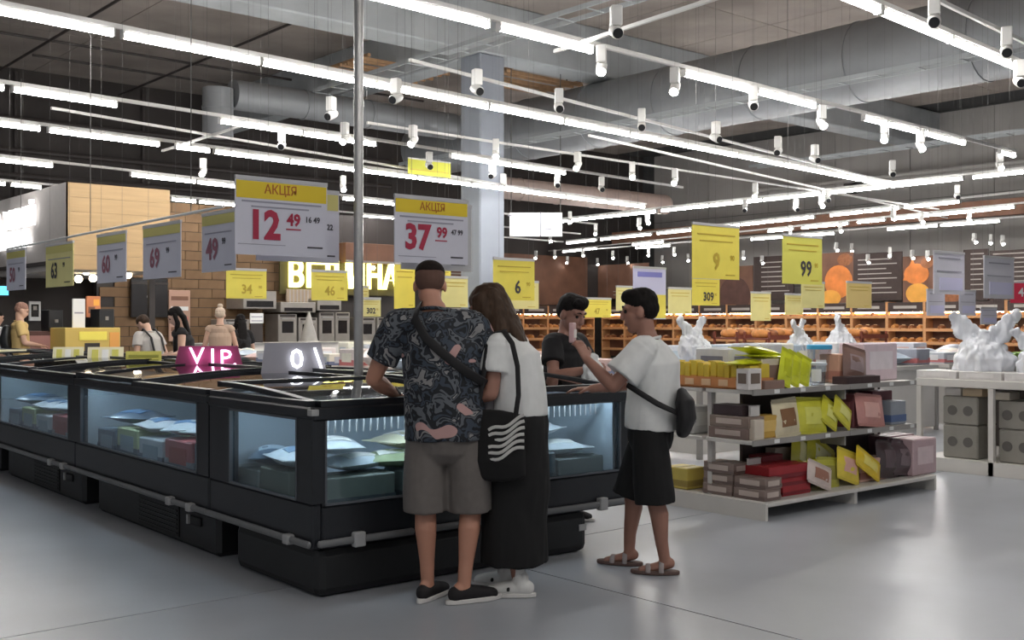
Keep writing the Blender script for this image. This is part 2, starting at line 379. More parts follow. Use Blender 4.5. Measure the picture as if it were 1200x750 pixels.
spots([(238, 199)], True, 'alone left of the large promotion sign')
spots([(590, 216), (404, 160), (402, 218)], True, 'around the pole and column')
spots([(722, 33)], False, 'highest of all at top centre')
spots([(559, 102), (655, 123), (752, 145), (839, 159), (912, 175), (955, 184), (1046, 201)], False, 'on the thin track between upper lamp rows')
spots([(1095, 20), (1180, 56), (1195, 92)], False, 'in the top right corner')
spots([(503, 192), (577, 203), (653, 214), (705, 219), (883, 120)], False, 'in the dark line by the column')
spots([(388, 132), (464, 112), (330, 168)], False, 'at upper left near the pole')
spots([(873, 244), (933, 243), (970, 232), (1122, 228)], False, 'over the bakery side, on the first cross rows')
spots([(668, 257), (698, 271), (749, 264), (645, 280), (759, 258)], True, 'in the cluster right of the column')
spots([(963, 238), (1047, 253), (1080, 257), (1136, 256), (985, 268), (926, 272)], True, 'over the bakery side near the cross rows')
k = 0; SPL['in the tight trio at far right', True] = 3; SPL['in the far cluster before the bakery posters', True] = 20
for x in (1142, 1161, 1175): spot(x, 281 + k, True, 'in the tight trio at far right', 4.0); k += 1
far = [(650, 299), (665, 306), (683, 297), (700, 308), (718, 300), (735, 306), (760, 297), (776, 305), (790, 296), (806, 303), (980, 291), (998, 292), (1017, 305), (1043, 297), (1069, 300), (1087, 301), (893, 306), (871, 300), (628, 300), (612, 306)]
for px, py in sorted(far): spot(px, py, True, 'in the far cluster before the bakery posters', 4.0)
# ------------------------------------------------------------------ freezer island
IA = math.radians(-1.5); IO = Vector((2.965, 5.07, 0)); IM = Matrix.Translation(IO) @ Matrix.Rotation(IA, 4, 'Z')
def isl(x, y, z=0.0): return IM @ Vector((x, y, z))
M_frz = mat('freezer_black_lacquer', srgb(27, 30, 35), 0.38, var=0.06, scale=3)
M_plinth = mat('freezer_plinth_black', srgb(20, 21, 23), 0.5, var=0.08, scale=4)
M_vent = mat('freezer_vent_black', srgb(14, 14, 15), 0.6)
M_liner = mat('freezer_liner', srgb(176, 188, 198), 0.5, var=0.05, scale=4)
M_bump = mat('bumper_aluminium', srgb(112, 113, 114), 0.6, metal=0.1, var=.05, scale=9)
M_clip = mat('bumper_clip_grey', srgb(160, 160, 160), 0.4)
M_trim = mat('window_trim_grey', srgb(86, 90, 96), .45)
M_pane = glass('window_glass', (.86, .93, .96), .01, 1.5)
M_lid = glass('lid_glass', (.55, .58, .62), .03, 1.55, .03)
M_strip = mat('freezer_led', (1, 1, 1), .5, emit=26.0, ecol=(.8, .91, 1.0))
W_, L_ = 1.12, 2.58
def lidz(s): return 1.035 + .085 * math.sin(s * PI / 2) ** 1.1 - 0.02 * s
def window_wall(t, M, w, z0, z1, y0, y1, L):
    """front wall with a window opening, outside at x=0, built along y"""
    MB().box(0, .06, 0, L, .27, z0, M).build('lower_panel', M_frz, t, bevel=.012)
    MB().box(0, .06, 0, y0, z0, z1, M).build('corner_post', M_frz, t)
    MB().box(0, .06, y1, L, z0, z1, M).build('corner_post', M_frz, t)
    MB().box(-.012, .09, 0, L, z1, 1.03, M).build('top_rail', M_frz, t, bevel=.01)
    b = MB(); e = .012
    for a in ((y0, y0 + e, z0, z1), (y1 - e, y1, z0, z1), (y0, y1, z0, z0 + e), (y0, y1, z1 - e, z1)): b.box(-.004, .02, *a, M)
    b.build('window_trim', M_trim, t)
    MB().box(.012, .02, y0 + e, y1 - e, z0 + e, z1 - e, M).build('window_pane', M_pane, t)
    MB().box(.095, .115, y0, y1, .995, 1.005, M).build('light_strip', M_strip, t)
    # hooks of the wire shelf edge hanging along the window head
def bumper(t, M, y0, y1, clips):
    b = MB(); b.sweep([(-.022, y0, .305), (-.022, y1, .305)], [(.014, .02)] * 2, side=(1, 0, 0), n=10, M=M); r = b.build('bumper_rail', M_bump, t, smooth=True)
    for y in clips: MB().box(-.05, .0, y - .03, y + .03, .278, .332, M).build('bumper_clip', M_clip, t, bevel=.006)
def side_unit():
    t = link('freezer_chest', None); I = Matrix.Identity(4)
    window_wall(t, I, W_, .52, .975, .17, L_ - .13, L_)
    MB().box(.06, W_, 0, .035, .27, 1.03).build('end_panel', M_frz, t); MB().box(.06, W_, L_ - .035, L_, .27, 1.03).build('end_panel', M_frz, t)
    MB().box(W_ - .035, W_, .035, L_ - .035, .27, 1.03).build('back_panel', M_frz, t)
    b = MB(); b.box(.06, W_ - .035, .035, L_ - .035, .29, .44); b.build('tub_floor', M_liner, t)
    b = MB(); b.box(W_ - .06, W_ - .035, .035, L_ - .035, .44, .99); b.box(.06, W_ - .06, .035, .05, .44, .99); b.box(.06, W_ - .06, L_ - .05, L_ - .035, .44, .99); b.build('tub_liner', M_liner, t)
    # plinth with dark vent and pull
    MB().box(.07, W_ - .02, .02, L_ - .33, 0, .27).build('plinth', M_plinth, t, bevel=.03)
    MB().box(.062, .07, .62, 1.35, .04, .25).build('vent_grille', M_vent, t)
    for k in range(6): MB().box(.055, .062, .64, 1.33, .06 + .03 * k, .07 + .03 * k).build('vent_slat', M_plinth, t)
    b = MB(); b.box(.055, .07, .26, .42, .16, .22); b.build('pull_recess', M_vent, t, bevel=.006)
    MB().box(.045, .062, .43, .455, .16, .22).build('pull_latch', M_clip, t)
    bumper(t, I, 0.0, L_, (.22, .55))
    # two curved sliding lids
    for k in range(2):
        y0, y1 = .03 + k * (L_ / 2 - .03), L_ / 2 + .03 + k * (L_ / 2 - .06); h = .018 * k
        lf = MB()
        for y in (y0, y1 - .04): lf.grid(lambda u, v, y=y: (.0 + W_ * u, y + .04 * v, lidz(u) + h + .012), 10, 1, .03)
        lf.box(-.005, .06, y0, y1, 1.03 + h, 1.062 + h); lf.box(W_ - .05, W_, y0, y1, lidz(1) + h - .02, lidz(1) + h + .015)
        f = lf.build('lid_frame', M_frz, t)
        MB().grid(lambda u, v: (.05 + (W_ - .1) * u, y0 + .03 + (y1 - y0 - .06) * v, lidz(u) + h), 10, 1, .006).build('lid_glass', M_lid, f, smooth=True)
    MB().box(W_ - .1, W_, 0, L_, 1.03, 1.08).build('rear_rail', M_frz, t)
    return t
UY = [1.32, 3.9, 6.48, 9.06]
su0 = side_unit()
near_lab = ['black freezer chest with a long window next to the corner freezer', 'black freezer chest at the left edge, second along the island', 'third black freezer chest along the near side, past the left edge', 'last black freezer chest of the near side, far left']
far_lab = ['black freezer chest on the far side of the island beside the pole', 'second black freezer chest on the far side of the island', 'third black freezer chest on the far side, behind the price boards', 'last black freezer chest on the far side of the island']
for i, y in enumerate(UY):
    o = su0 if i == 0 else copy_tree(su0); o.location = isl(0, y); o.rotation_euler = (0, 0, IA)
    tag(o, near_lab[i], 'freezer', 'freezer chests of the island')
for i, y in enumerate(UY):
    o = copy_tree(su0); o.location = isl(2.36, y + L_); o.rotation_euler = (0, 0, IA + PI)
    tag(o, far_lab[i], 'freezer', 'freezer chests of the island')
# corner (head) freezer closing the island
EW, ED = 2.36, 1.30
hf = thing('freezer_chest', 'black corner freezer with a wide front window, shoppers leaning over it', 'freezer', isl(0, 0), IA)
I4 = Matrix.Identity(4)
window_wall(hf, I4, ED, .515, .965, .17, 1.02, ED)
FM = Matrix(((0, 1, 0, 0), (1, 0, 0, 0), (0, 0, 1, 0), (0, 0, 0, 1)))          # swaps x and y: the same wall along the front
for a in ((0.062, .06 + .0), ): pass
b = MB(); b.box(.06, EW, 0, .06, .27, .5); b.build('lower_panel', M_frz, hf, bevel=.012)
MB().box(.06, .075, 0, .06, .5, .965).build('corner_post', M_frz, hf); MB().box(EW - .07, EW, 0, .06, .5, .965).build('corner_post', M_frz, hf)
MB().box(0, EW + .01, -.012, .09, .955, 1.03).build('top_rail', M_frz, hf, bevel=.01)
b = MB(); x0, x1, z0, z1, e = .075, EW - .07, .5, .955, .012
for a in ((x0, x0 + e, z0, z1), (x1 - e, x1, z0, z1), (x0, x1, z0, z0 + e)): b.box(a[0], a[1], -.004, .02, a[2], a[3])
b.build('window_trim', M_trim, hf)
MB().box(x0 + e, x1 - e, .012, .02, z0 + e, z1).build('window_pane', M_pane, hf)
MB().box(.1, EW - .1, .095, .115, .995, 1.005).build('light_strip', M_strip, hf)
MB().box(EW - .04, EW, .06, ED, .27, 1.03).build('end_panel', M_frz, hf); MB().box(.06, EW - .04, ED - .04, ED, .27, 1.03).build('back_panel', M_frz, hf)
MB().box(.06, EW - .04, .06, ED - .04, .29, .43).build('tub_floor', M_liner, hf)
b = MB(); b.box(.1, EW - .04, ED - .07, ED - .04, .43, .99); b.box(EW - .07, EW - .04, .08, ED - .07, .43, .99); b.build('tub_liner', M_liner, hf)
MB().box(.05, EW - .34, .03, 1.05, 0, .27).build('plinth', M_plinth, hf, bevel=.05, seg=2)
MB().box(EW - .42, EW - .36, .024, .03, .14, .18).build('rating_plate', M_clip, hf)
bumper(hf, I4, .0, ED, (.22,))
b = MB(); b.sweep([(.03, -.022, .305), (.62, -.022, .305)], [(.014, .02)] * 2, side=(0, 1, 0), n=10); b.build('bumper_rail', M_bump, hf, smooth=True)
b = MB(); b.sweep([(.72, -.022, .305), (EW, -.022, .305)], [(.014, .02)] * 2, side=(0, 1, 0), n=10); b.build('bumper_rail', M_bump, hf, smooth=True)
for x in (.27, 1.3, 2.1): MB().box(x - .035, x + .035, -.045, 0, .265, .345).build('bumper_clip', M_clip, hf, bevel=.006)
MB().box(-.016, .03, -.02, .03, .985, 1.02).build('corner_badge', M_clip, hf, bevel=.004)
b = MB()
for k in range(46): b.box(.13 + k * .046, .138 + k * .046, .15, .156, .87, .955)
b.box(.1, EW - .1, .15, .16, .945, .955); b.build('wire_hooks', M_clip, hf)
for k in range(2):
    x0, x1 = .05 + k * 1.13, 1.2 + k * 1.12; h = .018 * k; lf = MB()
    for x in (x0, x1 - .05): lf.grid(lambda u, v, x=x: (x + .05 * v, ED * u, lidz(u) + h + .012), 10, 1, .03)
    lf.box(x0, x1, -.005, .06, 1.03 + h, 1.062 + h); lf.box(x0, x1, ED - .06, ED, lidz(1) + h - .02, lidz(1) + h + .015)
    f = lf.build('lid_frame', M_frz, hf)
    MB().grid(lambda u, v: (x0 + .04 + (x1 - x0 - .08) * v, .05 + (ED - .1) * u, lidz(u) + h), 10, 1, .006).build('lid_glass', M_lid, f, smooth=True)
MB().box(.0, .06, .06, ED, 1.03, 1.06).build('side_rail', M_frz, hf)

# steel pole rising through the island
p = isl(1.19, 1.5)
t = thing('ceiling_pole', 'slim steel pole rising from the freezer island to the ceiling', 'pole', (p.x, p.y, 0))
MB().lathe([(.034, 0), (.034, CEIL)], 16).build('pole_tube', M_steel, t, smooth=True)
MB().lathe([(.06, 1.0), (.06, 1.03), (.036, 1.05)], 16).build('collar', M_black, t, smooth=True)
for z in (3.0, 5.0): MB().lathe([(.038, z), (.038, z + .04)], 16).build('joint_ring', M_steel, t, smooth=True)

# ------------------------------------------------------------------ packaged goods: helpers
def hexmat(c, rough=.45, name=None): return mat(name or 'pack_%02x%02x%02x' % c, srgb(*c), rough, var=.05, scale=12)
def carton(name, label, size, loc, rz, col, cat='box', group=None, band=None, panel=None, lid=None, tilt=0.0):
    """closed carton: body, lid flaps, printed band and panel"""
    w, d, h = size; t = thing(name, label, cat, loc, rz, group)
    if tilt: t.rotation_euler = (tilt, 0, rz)
    MB().box(-w/2, w/2, -d/2, d/2, 0, h).build('carton_body', hexmat(col), t, bevel=min(w, d, h) * .04)
    MB().box(-w/2, w/2, -.02, .02, h, h + .002).build('closing_tape', hexmat(lid or tuple(int(c * .85) for c in col)), t)
    if band: MB().box(-w/2 - .002, w/2 + .002, -d/2 - .002, d/2 + .002, h * .12, h * .42).build('printed_band', hexmat(band), t)
    if panel:
        MB().box(-w * .34, w * .34, -d/2 - .004, -d/2 - .001, h * .3, h * .78).build('printed_panel', hexmat(panel), t)
        MB().box(-w/2 - .004, -w/2 - .001, -d * .32, d * .32, h * .3, h * .78).build('printed_panel', hexmat(panel), t)
    return t
def pillow_mesh(w, d, h, mt, seed=0):
    """filled bag: puffed middle, flat crimped ends"""
    b = MB(); n = 12; m = 10; vs = []; fs = []
    def pt(u, v, s):
        x = (u - .5) * w; y = (v - .5) * d; k = (math.sin(PI * min(1, max(0, (u - .07) / .86))) ** .55) * (math.sin(PI * v) ** .6)
        return (x, y * (1 - .1 * k), s * h / 2 * k + h / 2 + .012 * mnoise.noise(Vector((x * 14 + seed, y * 14, s * 3))) * k)
    for s in (1, -1):
        o = len(vs); vs += [pt(i / n, j / m, s) for i in range(n + 1) for j in range(m + 1)]
        for i in range(n):
            for j in range(m):
                q = (o + i * (m + 1) + j, o + (i + 1) * (m + 1) + j, o + (i + 1) * (m + 1) + j + 1, o + i * (m + 1) + j + 1); fs.append(q if s > 0 else q[::-1])
    b.add(vs, fs); me = b.mesh('bag_body', mt, smooth='all'); return me
def bag(name, label, size, loc, rot, col, panel=None, group=None, cat='bag', seed=0):
    t = thing(name, label, cat, loc, 0, group); t.rotation_euler = rot; w, d, h = size
    link('bag_body', pillow_mesh(w, d, h, mat('film_%02x%02x%02x' % col, srgb(*col), .3, var=.1, scale=9, coat=.3), seed), t)
    for s in (-1, 1): MB().box(s * w / 2 - .012, s * w / 2 + .012, -d * .46, d * .46, h / 2 - .003, h / 2 + .003).build('crimped_end', hexmat(tuple(int(c * .9) for c in col)), t)
    if panel:
        b = MB(); b.grid(lambda u, v: ((u - .5) * w * .5, (v - .5) * d * .55, h * (.985 - .25 * abs(u - .5) ** 1.5 - .5 * (v - .5) ** 2) + .004), 6, 6, .004); b.build('printed_panel', hexmat(panel), t)
    return t
# frozen goods seen through the windows and the glass lids
rg = random.Random(3); fcols = [(214, 226, 234), (176, 190, 150), (196, 206, 214), (120, 138, 156), (226, 222, 190), (90, 110, 130), (186, 96, 100), (206, 214, 220)]
fname = ['pale', 'green-grey', 'silver', 'slate', 'cream', 'steel blue', 'red', 'white']
def fpos(i): return fcols[i], fname[i]
def frozen(unit, x, y, z, kind, ci, lab, rz=0.0, size=None):
    c, n = fpos(ci); p = isl(x, y, z)
    if kind == 'box': carton('frozen_food_box', lab, size or (.3, .34, .22), p, IA + rz, c, band=(70, 80, 96), panel=(228, 228, 222))
    else: bag('frozen_food_bag', lab, size or (.42, .3, .1), p, (0, 0, IA + rz), c, panel=(240, 240, 236), seed=x * 9 + y, cat='bag')
# head freezer front row
hc = [('box', 3, .35, .2, 'cloudy grey-green carton at the left end of the corner freezer window', (.46, .22, .2), (122, 130, 124)),
      ('box', 3, .92, .2, 'grey carton behind the shopper in shorts in the corner freezer', (.56, .22, .2), (112, 120, 118)),
      ('box', 5, 1.55, .2, 'slate blue carton in the middle of the corner freezer window', (.5, .22, .22), (96, 108, 116)),
      ('box', 3, 2.02, .2, 'dim grey carton at the right end of the corner freezer window', (.4, .22, .17), (104, 112, 112))]
for k, ci, x, y, lab, sz, c in hc: carton('frozen_food_box', lab, sz, isl(x, y, .432), IA, c, band=(90, 96, 100))
for x, y, z, ci, rz, lab in [(.42, .28, .635, 0, .2, 'crumpled pale frozen bag at the left of the corner freezer'), (.66, .24, .64, 1, -.3, 'green frozen bag under the wire hooks of the corner freezer'),
      (.95, .3, .635, 4, .5, 'yellow-cream frozen bag beside the shopper in shorts'), (1.5, .25, .655, 0, .1, 'white frozen bag in the middle of the corner freezer'), (1.95, .27, .61, 7, -.2, 'white frozen bag at the right end of the corner freezer'),
      (.5, .7, .435, 2, .9, 'silver frozen bag deep inside the corner freezer'), (1.1, .75, .435, 6, .3, 'red frozen bag deep inside the corner freezer'), (1.7, .75, .435, 4, .7, 'cream frozen bag deep inside the corner freezer')]:
    frozen(0, x, y, z, 'bag', ci, lab, rz)
for x, y, ci, rz, lab in [(.3, .3, 7, 1.2, 'topmost white bag at the left end of the corner freezer'), (.8, .32, 4, .2, 'topmost cream bag heaped in the corner freezer'), (1.25, .3, 0, .9, 'topmost pale bag heaped beside the woman in the corner freezer'), (1.8, .32, 7, .4, 'topmost white bag heaped at the right of the corner freezer')]:
    frozen(0, x, y, .735, 'bag', ci, lab, rz)
for k, (c, h, lab) in enumerate([((100, 106, 98), .2, 'dim olive carton by the side window of the corner freezer'), ((110, 118, 118), .17, 'dim grey carton by the side window, nearer the chest')]):
    carton('frozen_food_box', lab, (.22, .36, h), isl(.2, .62 + .38 * k, .432), IA, c)
bag('frozen_food_bag', 'pale bag lying on the cartons by the side window', (.4, .3, .12), isl(.24, .62, .635), (0, 0, IA + 1.4), fcols[0], panel=(120, 150, 180), seed=4)
bag('frozen_food_bag', 'steel blue bag by the side window of the corner freezer', (.38, .28, .12), isl(.26, .98, .61), (0, 0, IA + 1.1), fcols[5], panel=(170, 190, 206), seed=8)
spec = [(1.32, 'in the long window chest'), (3.9, 'in the leftmost visible chest')]
for ui, (y0, wh) in enumerate(spec):
    its = [('box', 5, .3, .3, .26, 'slate carton', (.26, .4, .24)), ('box', 6, .3, .78, .26, 'red printed carton', (.26, .46, .23)), ('box', 2, .3, 1.28, .26, 'silver carton', (.26, .44, .2)), ('box', 1, .3, 1.75, .26, 'green-grey carton', (.26, .42, .24)), ('box', 3, .3, 2.2, .26, 'dark blue carton', (.26, .4, .2))]
    for k, ci, dx, dy, x, n, sz in its:
        carton('frozen_food_box', '%s stacked low against the glass %s' % (n, wh), sz, isl(.25, y0 + dy, .442), IA, fcols[ci], band=(150, 156, 170) if ci == 6 else (80, 92, 110), panel=(170, 60, 60) if ci == 6 else (150, 170, 186))
    for dy, ci, z, n in ((.5, 0, .7, 'pale'), (1.0, 2, .68, 'silver'), (1.5, 7, .66, 'white'), (2.0, 5, .69, 'steel blue')):
        bag('frozen_food_bag', '%s bag lying on the cartons %s' % (n, wh), (.45, .34, .11), isl(.3, y0 + dy, z), (0, 0, IA + dy), fcols[ci], panel=(90, 130, 170), seed=dy * 7 + ui)
    for dy, ci, n in ((.4, 4, 'cream'), (.95, 6, 'red'), (1.5, 0, 'pale'), (2.1, 1, 'green-grey')):
        bag('frozen_food_bag', '%s bag at the back %s' % (n, wh), (.42, .34, .14), isl(.8, y0 + dy, .442), (0, 0, IA + 1.2 * dy), fcols[ci], seed=dy * 5 + ui)

# boards standing along the ridge of the island
M_acr = glass('clear_acrylic', (.9, .92, .94), .05, 1.45, .04)
M_neonp = mat('pink_neon', (1, .4, .75), .5, emit=3.2, ecol=(1, .55, .85)); M_neonw = mat('white_neon', (1, 1, 1), .5, emit=2.6, ecol=(.92, .95, 1))
M_pinkplate = mat('pink_acrylic_plate', srgb(150, 62, 104), .6); M_greyplate = mat('grey_acrylic_plate', srgb(158, 156, 164), .6)
def stand_board(px, py, d, w, h, plate, lab, texts, tm):
    p = at(px, py, d=d); t = thing('promo_board', lab, 'sign', p, -YAW * .55)
    MB().add([(-w/2, 0, 0), (w/2, 0, 0), (w*.42, .07, h), (-w*.42, .07, h), (-w/2, .015, 0), (w/2, .015, 0), (w*.42, .085, h), (-w*.42, .085, h)], [(0,1,2,3),(7,6,5,4),(0,4,5,1),(1,5,6,2),(2,6,7,3),(3,7,4,0)]).build('plate', plate, t)
    MB().box(-w/2 - .02, w/2 + .02, -.04, .16, -.03, 0).build('foot', M_black, t)
    for tx, x, z, s, sl in texts:
        o = link('neon_lettering', text_mesh(tx, s, tm, .006, .0), t); o.location = (x, -.03 + z * .3, z); o.rotation_euler = (PI / 2 - .3, 0, 0)
    return t
dV = at_x(245, 4.13)
stand_board(245, 433, dV, .58, .2, M_pinkplate, 'pink board with glowing VIP lettering on the island ridge', [('V', -.1, .11, .21, 0), ('I', .03, .1, .21, 0), ('P.', .16, .09, .21, 0)], M_neonp)
dO = at_x(345, 4.13)
stand_board(345, 442, dO, .5, .26, M_greyplate, 'grey board with a glowing white zero beside the pole', [('0', .02, .13, .22, 0), ('\\', .18, .13, .24, 0)], M_neonw)
M_ytag = mat('price_board_yellow', srgb(206, 200, 96), .5, var=.06); M_ctag = mat('price_board_cream', srgb(224, 218, 184), .5)
for i, (x0, x1, y0, y1, c, lab) in enumerate([(-6, 28, 409, 431, M_ctag, 'cream price holder on the island ridge at the left edge'), (62, 96, 406, 431, M_ctag, 'cream price holder left of its twin on the island ridge'), (103, 143, 406, 433, M_ctag, 'cream price holder right of its twin on the island ridge'), (148, 188, 411, 434, M_ytag, 'yellow price board with printed lines on the island ridge')]):
    d = at_x((x0 + x1) / 2, 4.13); p = at((x0 + x1) / 2, y1, d=d); w = (x1 - x0) * d / F; h = (y1 - y0) * d / F
    t = thing('price_holder', lab, 'sign', p, -YAW * .6)
    M = Matrix.Rotation(-.5, 4, 'X')
    MB().box(-w/2, w/2, 0, .01, 0, h * 1.1, M).build('plate', c, t); MB().box(-w/2, w/2, 0, .12, -.02, 0).build('foot', M_black, t)
    if c is M_ctag:
        for k in range(3): MB().box(-w*.38 + k*w*.28, -w*.2 + k*w*.28, -.012, 0, h*.12, h*.95, M).build('price_card', [M_ytag, M_white][k % 2], t)
    else:
        for k in range(3): MB().box(-w*.42, w*.42, -.006, 0, h*(.2+.27*k), h*(.33+.27*k), M).build('printed_line', mat('olive_print', srgb(150, 150, 60), .6), t)
# ------------------------------------------------------------------ people
M_skin = mat('skin_tan', srgb(176, 126, 104), .55, var=.05, scale=6); M_skin2 = mat('skin_warm', srgb(150, 108, 92), .55, var=.05, scale=6); M_skin3 = mat('skin_light', srgb(204, 164, 142), .55, var=.05, scale=6)
M_eye = mat('eye_dark', srgb(30, 22, 20), .2)
def blob(name, b, mt, parent, voxel=.008, smooth=4, wrinkle=0.0, wscale=9.0, flat=None):
    """fuses overlapping closed shapes into one continuous skin"""
    me = b.mesh(name, mt); ob = bpy.data.objects.new(name, me)
    m = ob.modifiers.new('r', 'REMESH'); m.mode = 'VOXEL'; m.voxel_size = voxel; m.use_smooth_shade = True
    m2 = ob.modifiers.new('s', 'SMOOTH'); m2.factor = .5; m2.iterations = smooth
    me2 = evaluated(ob); me2.materials.clear(); me2.materials.append(mt)
    if wrinkle:
        nrm = [v.normal.copy() for v in me2.vertices]
        for v, n in zip(me2.vertices, nrm):
            c = v.co; k = mnoise.noise(Vector((c.x * wscale, c.y * wscale, c.z * wscale * .55 + c.x * 4))) + .5 * mnoise.noise(Vector((c.x * wscale * 2.3, c.y * wscale * 2.3, c.z * wscale)))
            v.co = c + n * (wrinkle * k)
    me2.polygons.foreach_set('use_smooth', [True] * len(me2.polygons))
    return link(name, me2, parent)
V = Vector
def hand(b, w, f, nrm, side, curl=.5, s=1.0):
    """palm, four unequal bent fingers, thumb from the side of the palm. nrm = palm facing direction, side = thumb side"""
    f = V(f).normalized(); nrm = V(nrm); nrm = (nrm - f * nrm.dot(f)).normalized(); sd = V(side); sd = (sd - f * sd.dot(f) - nrm * sd.dot(nrm)).normalized(); w = V(w)
    b.sweep([w - f * .02 * s, w + f * .03 * s, w + f * .085 * s], [(.027 * s, .02 * s), (.036 * s, .017 * s), (.04 * s, .014 * s)], side=sd, n=12)
    for k, (o, L) in enumerate(((.03, .062), (.010, .072), (-.010, .067), (-.029, .052))):
        p = w + f * .08 * s + sd * o * s; pts = [p]; d = f.copy(); ang = 0
        for q, seg in enumerate((.45, .32, .23)):
            ang += curl * (.5 if q == 0 else .8); d = f * math.cos(ang) + nrm * math.sin(ang) + sd * (o * .8); pts.append(pts[-1] + d.normalized() * L * s * seg * 1.15)
        b.sweep(pts, [.0098 * s, .0092 * s, .0085 * s, .007 * s], n=8)
    p = w + f * .022 * s + sd * .026 * s; q1 = p + (f * .6 + sd * .75 + nrm * .2).normalized() * .04 * s; q2 = q1 + (f * .85 + sd * .25 + nrm * .45).normalized() * .034 * s
    b.sweep([p - sd * .012 * s, p, q1, q2], [.014 * s, .0135 * s, .0115 * s, .0085 * s], n=8)
def person(label, loc, rz, h, P, voxel=.0068, group=None):
    """P: pose and clothes in a 1.75 m figure (x right, y forward, z up)"""
    s = h / 1.75; t = thing('person', label, 'person', loc, rz, group); t.scale = (s, s, s)
    sk = P.get('skin', M_skin); bl = P.get('bulk', 1.0)
    pel, wai, che, nk, hd = [V(p) for p in P.get('spine', [(0, 0, .93), (0, .0, 1.08), (0, -.01, 1.28), (0, -.01, 1.46), (0, .02, 1.625)])]
    hp, hy, hr = P.get('head', (0, 0, 0)); HM = Matrix.Translation(hd) @ Matrix.Rotation(hy, 4, 'Z') @ Matrix.Rotation(-hp, 4, 'X') @ Matrix.Rotation(hr, 4, 'Y') @ Matrix.Scale(P.get('head_scale', 1.0), 4)
    b = MB()
    # trunk and neck
    b.sweep([pel + V((0, 0, -.06)), pel, wai, che, nk + V((0, 0, -.07)), nk], [(.15 * bl, .11 * bl), (.165 * bl, .118 * bl), (.14 * bl, .1 * bl), (.165 * bl, .112 * bl), (.15 * bl, .085 * bl), (.07, .065)], side=(1, 0, 0), n=20)
    nh = HM @ V((0, -.02, -.06)); b.sweep([nk + V((0, 0, -.06)), (nk + nh) / 2, nh], [.064, .056, .056], n=14)
    # head
    b.ball((0, -.012, .03), (.077, .096, .09), 20, HM); b.ball((0, .028, -.03), (.063, .066, .085), 16, HM)
    b.sweep([(0, .01, -.04), (0, .055, -.095)], [(.056, .05), (.033, .028)], side=(1, 0, 0), n=14, M=HM)
    b.sweep([(0, .088, .02), (0, .106, -.012), (0, .106, -.028)], [(.010, .010), (.014, .014), (.018, .011)], side=(1, 0, 0), n=10, M=HM)
    b.ball((0, .089, -.062), (.026, .013, .011), 10, HM); b.sweep([(-.05, .072, .034), (0, .088, .034), (.05, .072, .034)], [.012, .013, .012], n=8, M=HM)
    for e in (-1, 1): b.ball((e * .079, -.006, -.01), (.011, .024, .033), 10, HM)
    # arms
    for e, k in ((-1, 'L'), (1, 'R')):
        sh = V(P['sh' + k]) if 'sh' + k in P else nk + V((e * .165 * bl, -.005, -.06)); el = V(P['el' + k]); wr = V(P['wr' + k])
        P['_sh' + k] = sh; m1 = (sh + el) / 2; fo = el.lerp(wr, .35)
        b.sweep([nk + V((e * .04, 0, -.07)), sh], [.06, .058], n=12); b.sweep([sh, m1, el], [.056 * bl, .05 * bl, .041], n=14); b.sweep([el, fo, wr], [.041, .042 * bl, .027], n=14)
        f = V(P.get('f' + k, (wr - el))); n_ = V(P.get('n' + k, (0, 0, -1))); sdv = V(P.get('t' + k, (-e, .2, .3))); hand(b, wr, f, n_, sdv, P.get('curl' + k, .45))
    # legs
    for e, k in ((-1, 'L'), (1, 'R')):
        hi = V(P.get('hip' + k, (e * .085, pel.y, .9))); kn = V(P['kn' + k]); an = V(P['an' + k]); calf = kn.lerp(an, .3) + V((0, -.015, 0))
        b.sweep([hi + V((0, 0, .03)), hi.lerp(kn, .45), kn], [.088 * bl, .075 * bl, .054], n=16); b.sweep([kn, calf, kn.lerp(an, .7), an], [.054, .057, .04, .034], n=14)
        tv = V(P.get('toe' + k, (e * .15, 1, 0))).normalized(); P['_toe' + k] = tv
        b.sweep([an + V((0, 0, -.01)) - tv * .03, an + tv * .05 + V((0, 0, -.035)), an + tv * .15 + V((0, 0, -.055))], [(.033, .034), (.04, .027), (.042, .016)], side=V((0, 0, 1)).cross(tv), n=14)
    body = blob('body', b, sk, t, voxel, 3)
    for e in (-1, 1): MB().ball(HM @ V((e * .031, .0775, .010)), .0125, 10).build('eye', M_eye, t, smooth='all')
    hm = P.get('hair_mat')
    for e in (-1, 1):
        MB().sweep([HM @ V((e * .012, .094, .036)), HM @ V((e * .03, .092, .042)), HM @ V((e * .05, .078, .036))], [.004, .0055, .003], n=6).build('eyebrow', hm, t, smooth='all')
    P['_HM'] = HM; P['_s'] = (pel, wai, che, nk, hd); P['_t'] = t; return t
def short_hair(P, top=1.0, fringe=0.0):
    HM = P['_HM']; b = MB(); b.ball((0, -.02, .056), (.083, .098, .076 * top), 18, HM); b.ball((0, -.046, .018), (.081, .074, .075), 14, HM)
    if fringe: b.ball((0, .05, .082 + .01 * top), (.066, .05, .034 + .01 * fringe), 12, HM); b.ball((-.02, .03, .11), (.055, .06, .03), 12, HM)
    blob('hair', b, P['hair_mat'], P['_t'], .007, 2, .004, 40)
def sleeve(b, P, k, frac, r0, r1):
    sh = P['_sh' + k]; el = V(P['el' + k]); nk = P['_s'][3]
    b.sweep([nk + V((0, 0, -.06)), sh + (sh - el).normalized() * .004], [.078, r0 * .97], n=14); b.sweep([sh + (sh - el).normalized() * .008, sh.lerp(el, frac * .5), sh.lerp(el, frac)], [r0, (r0 + r1) / 2, r1], n=18, round_caps=False)
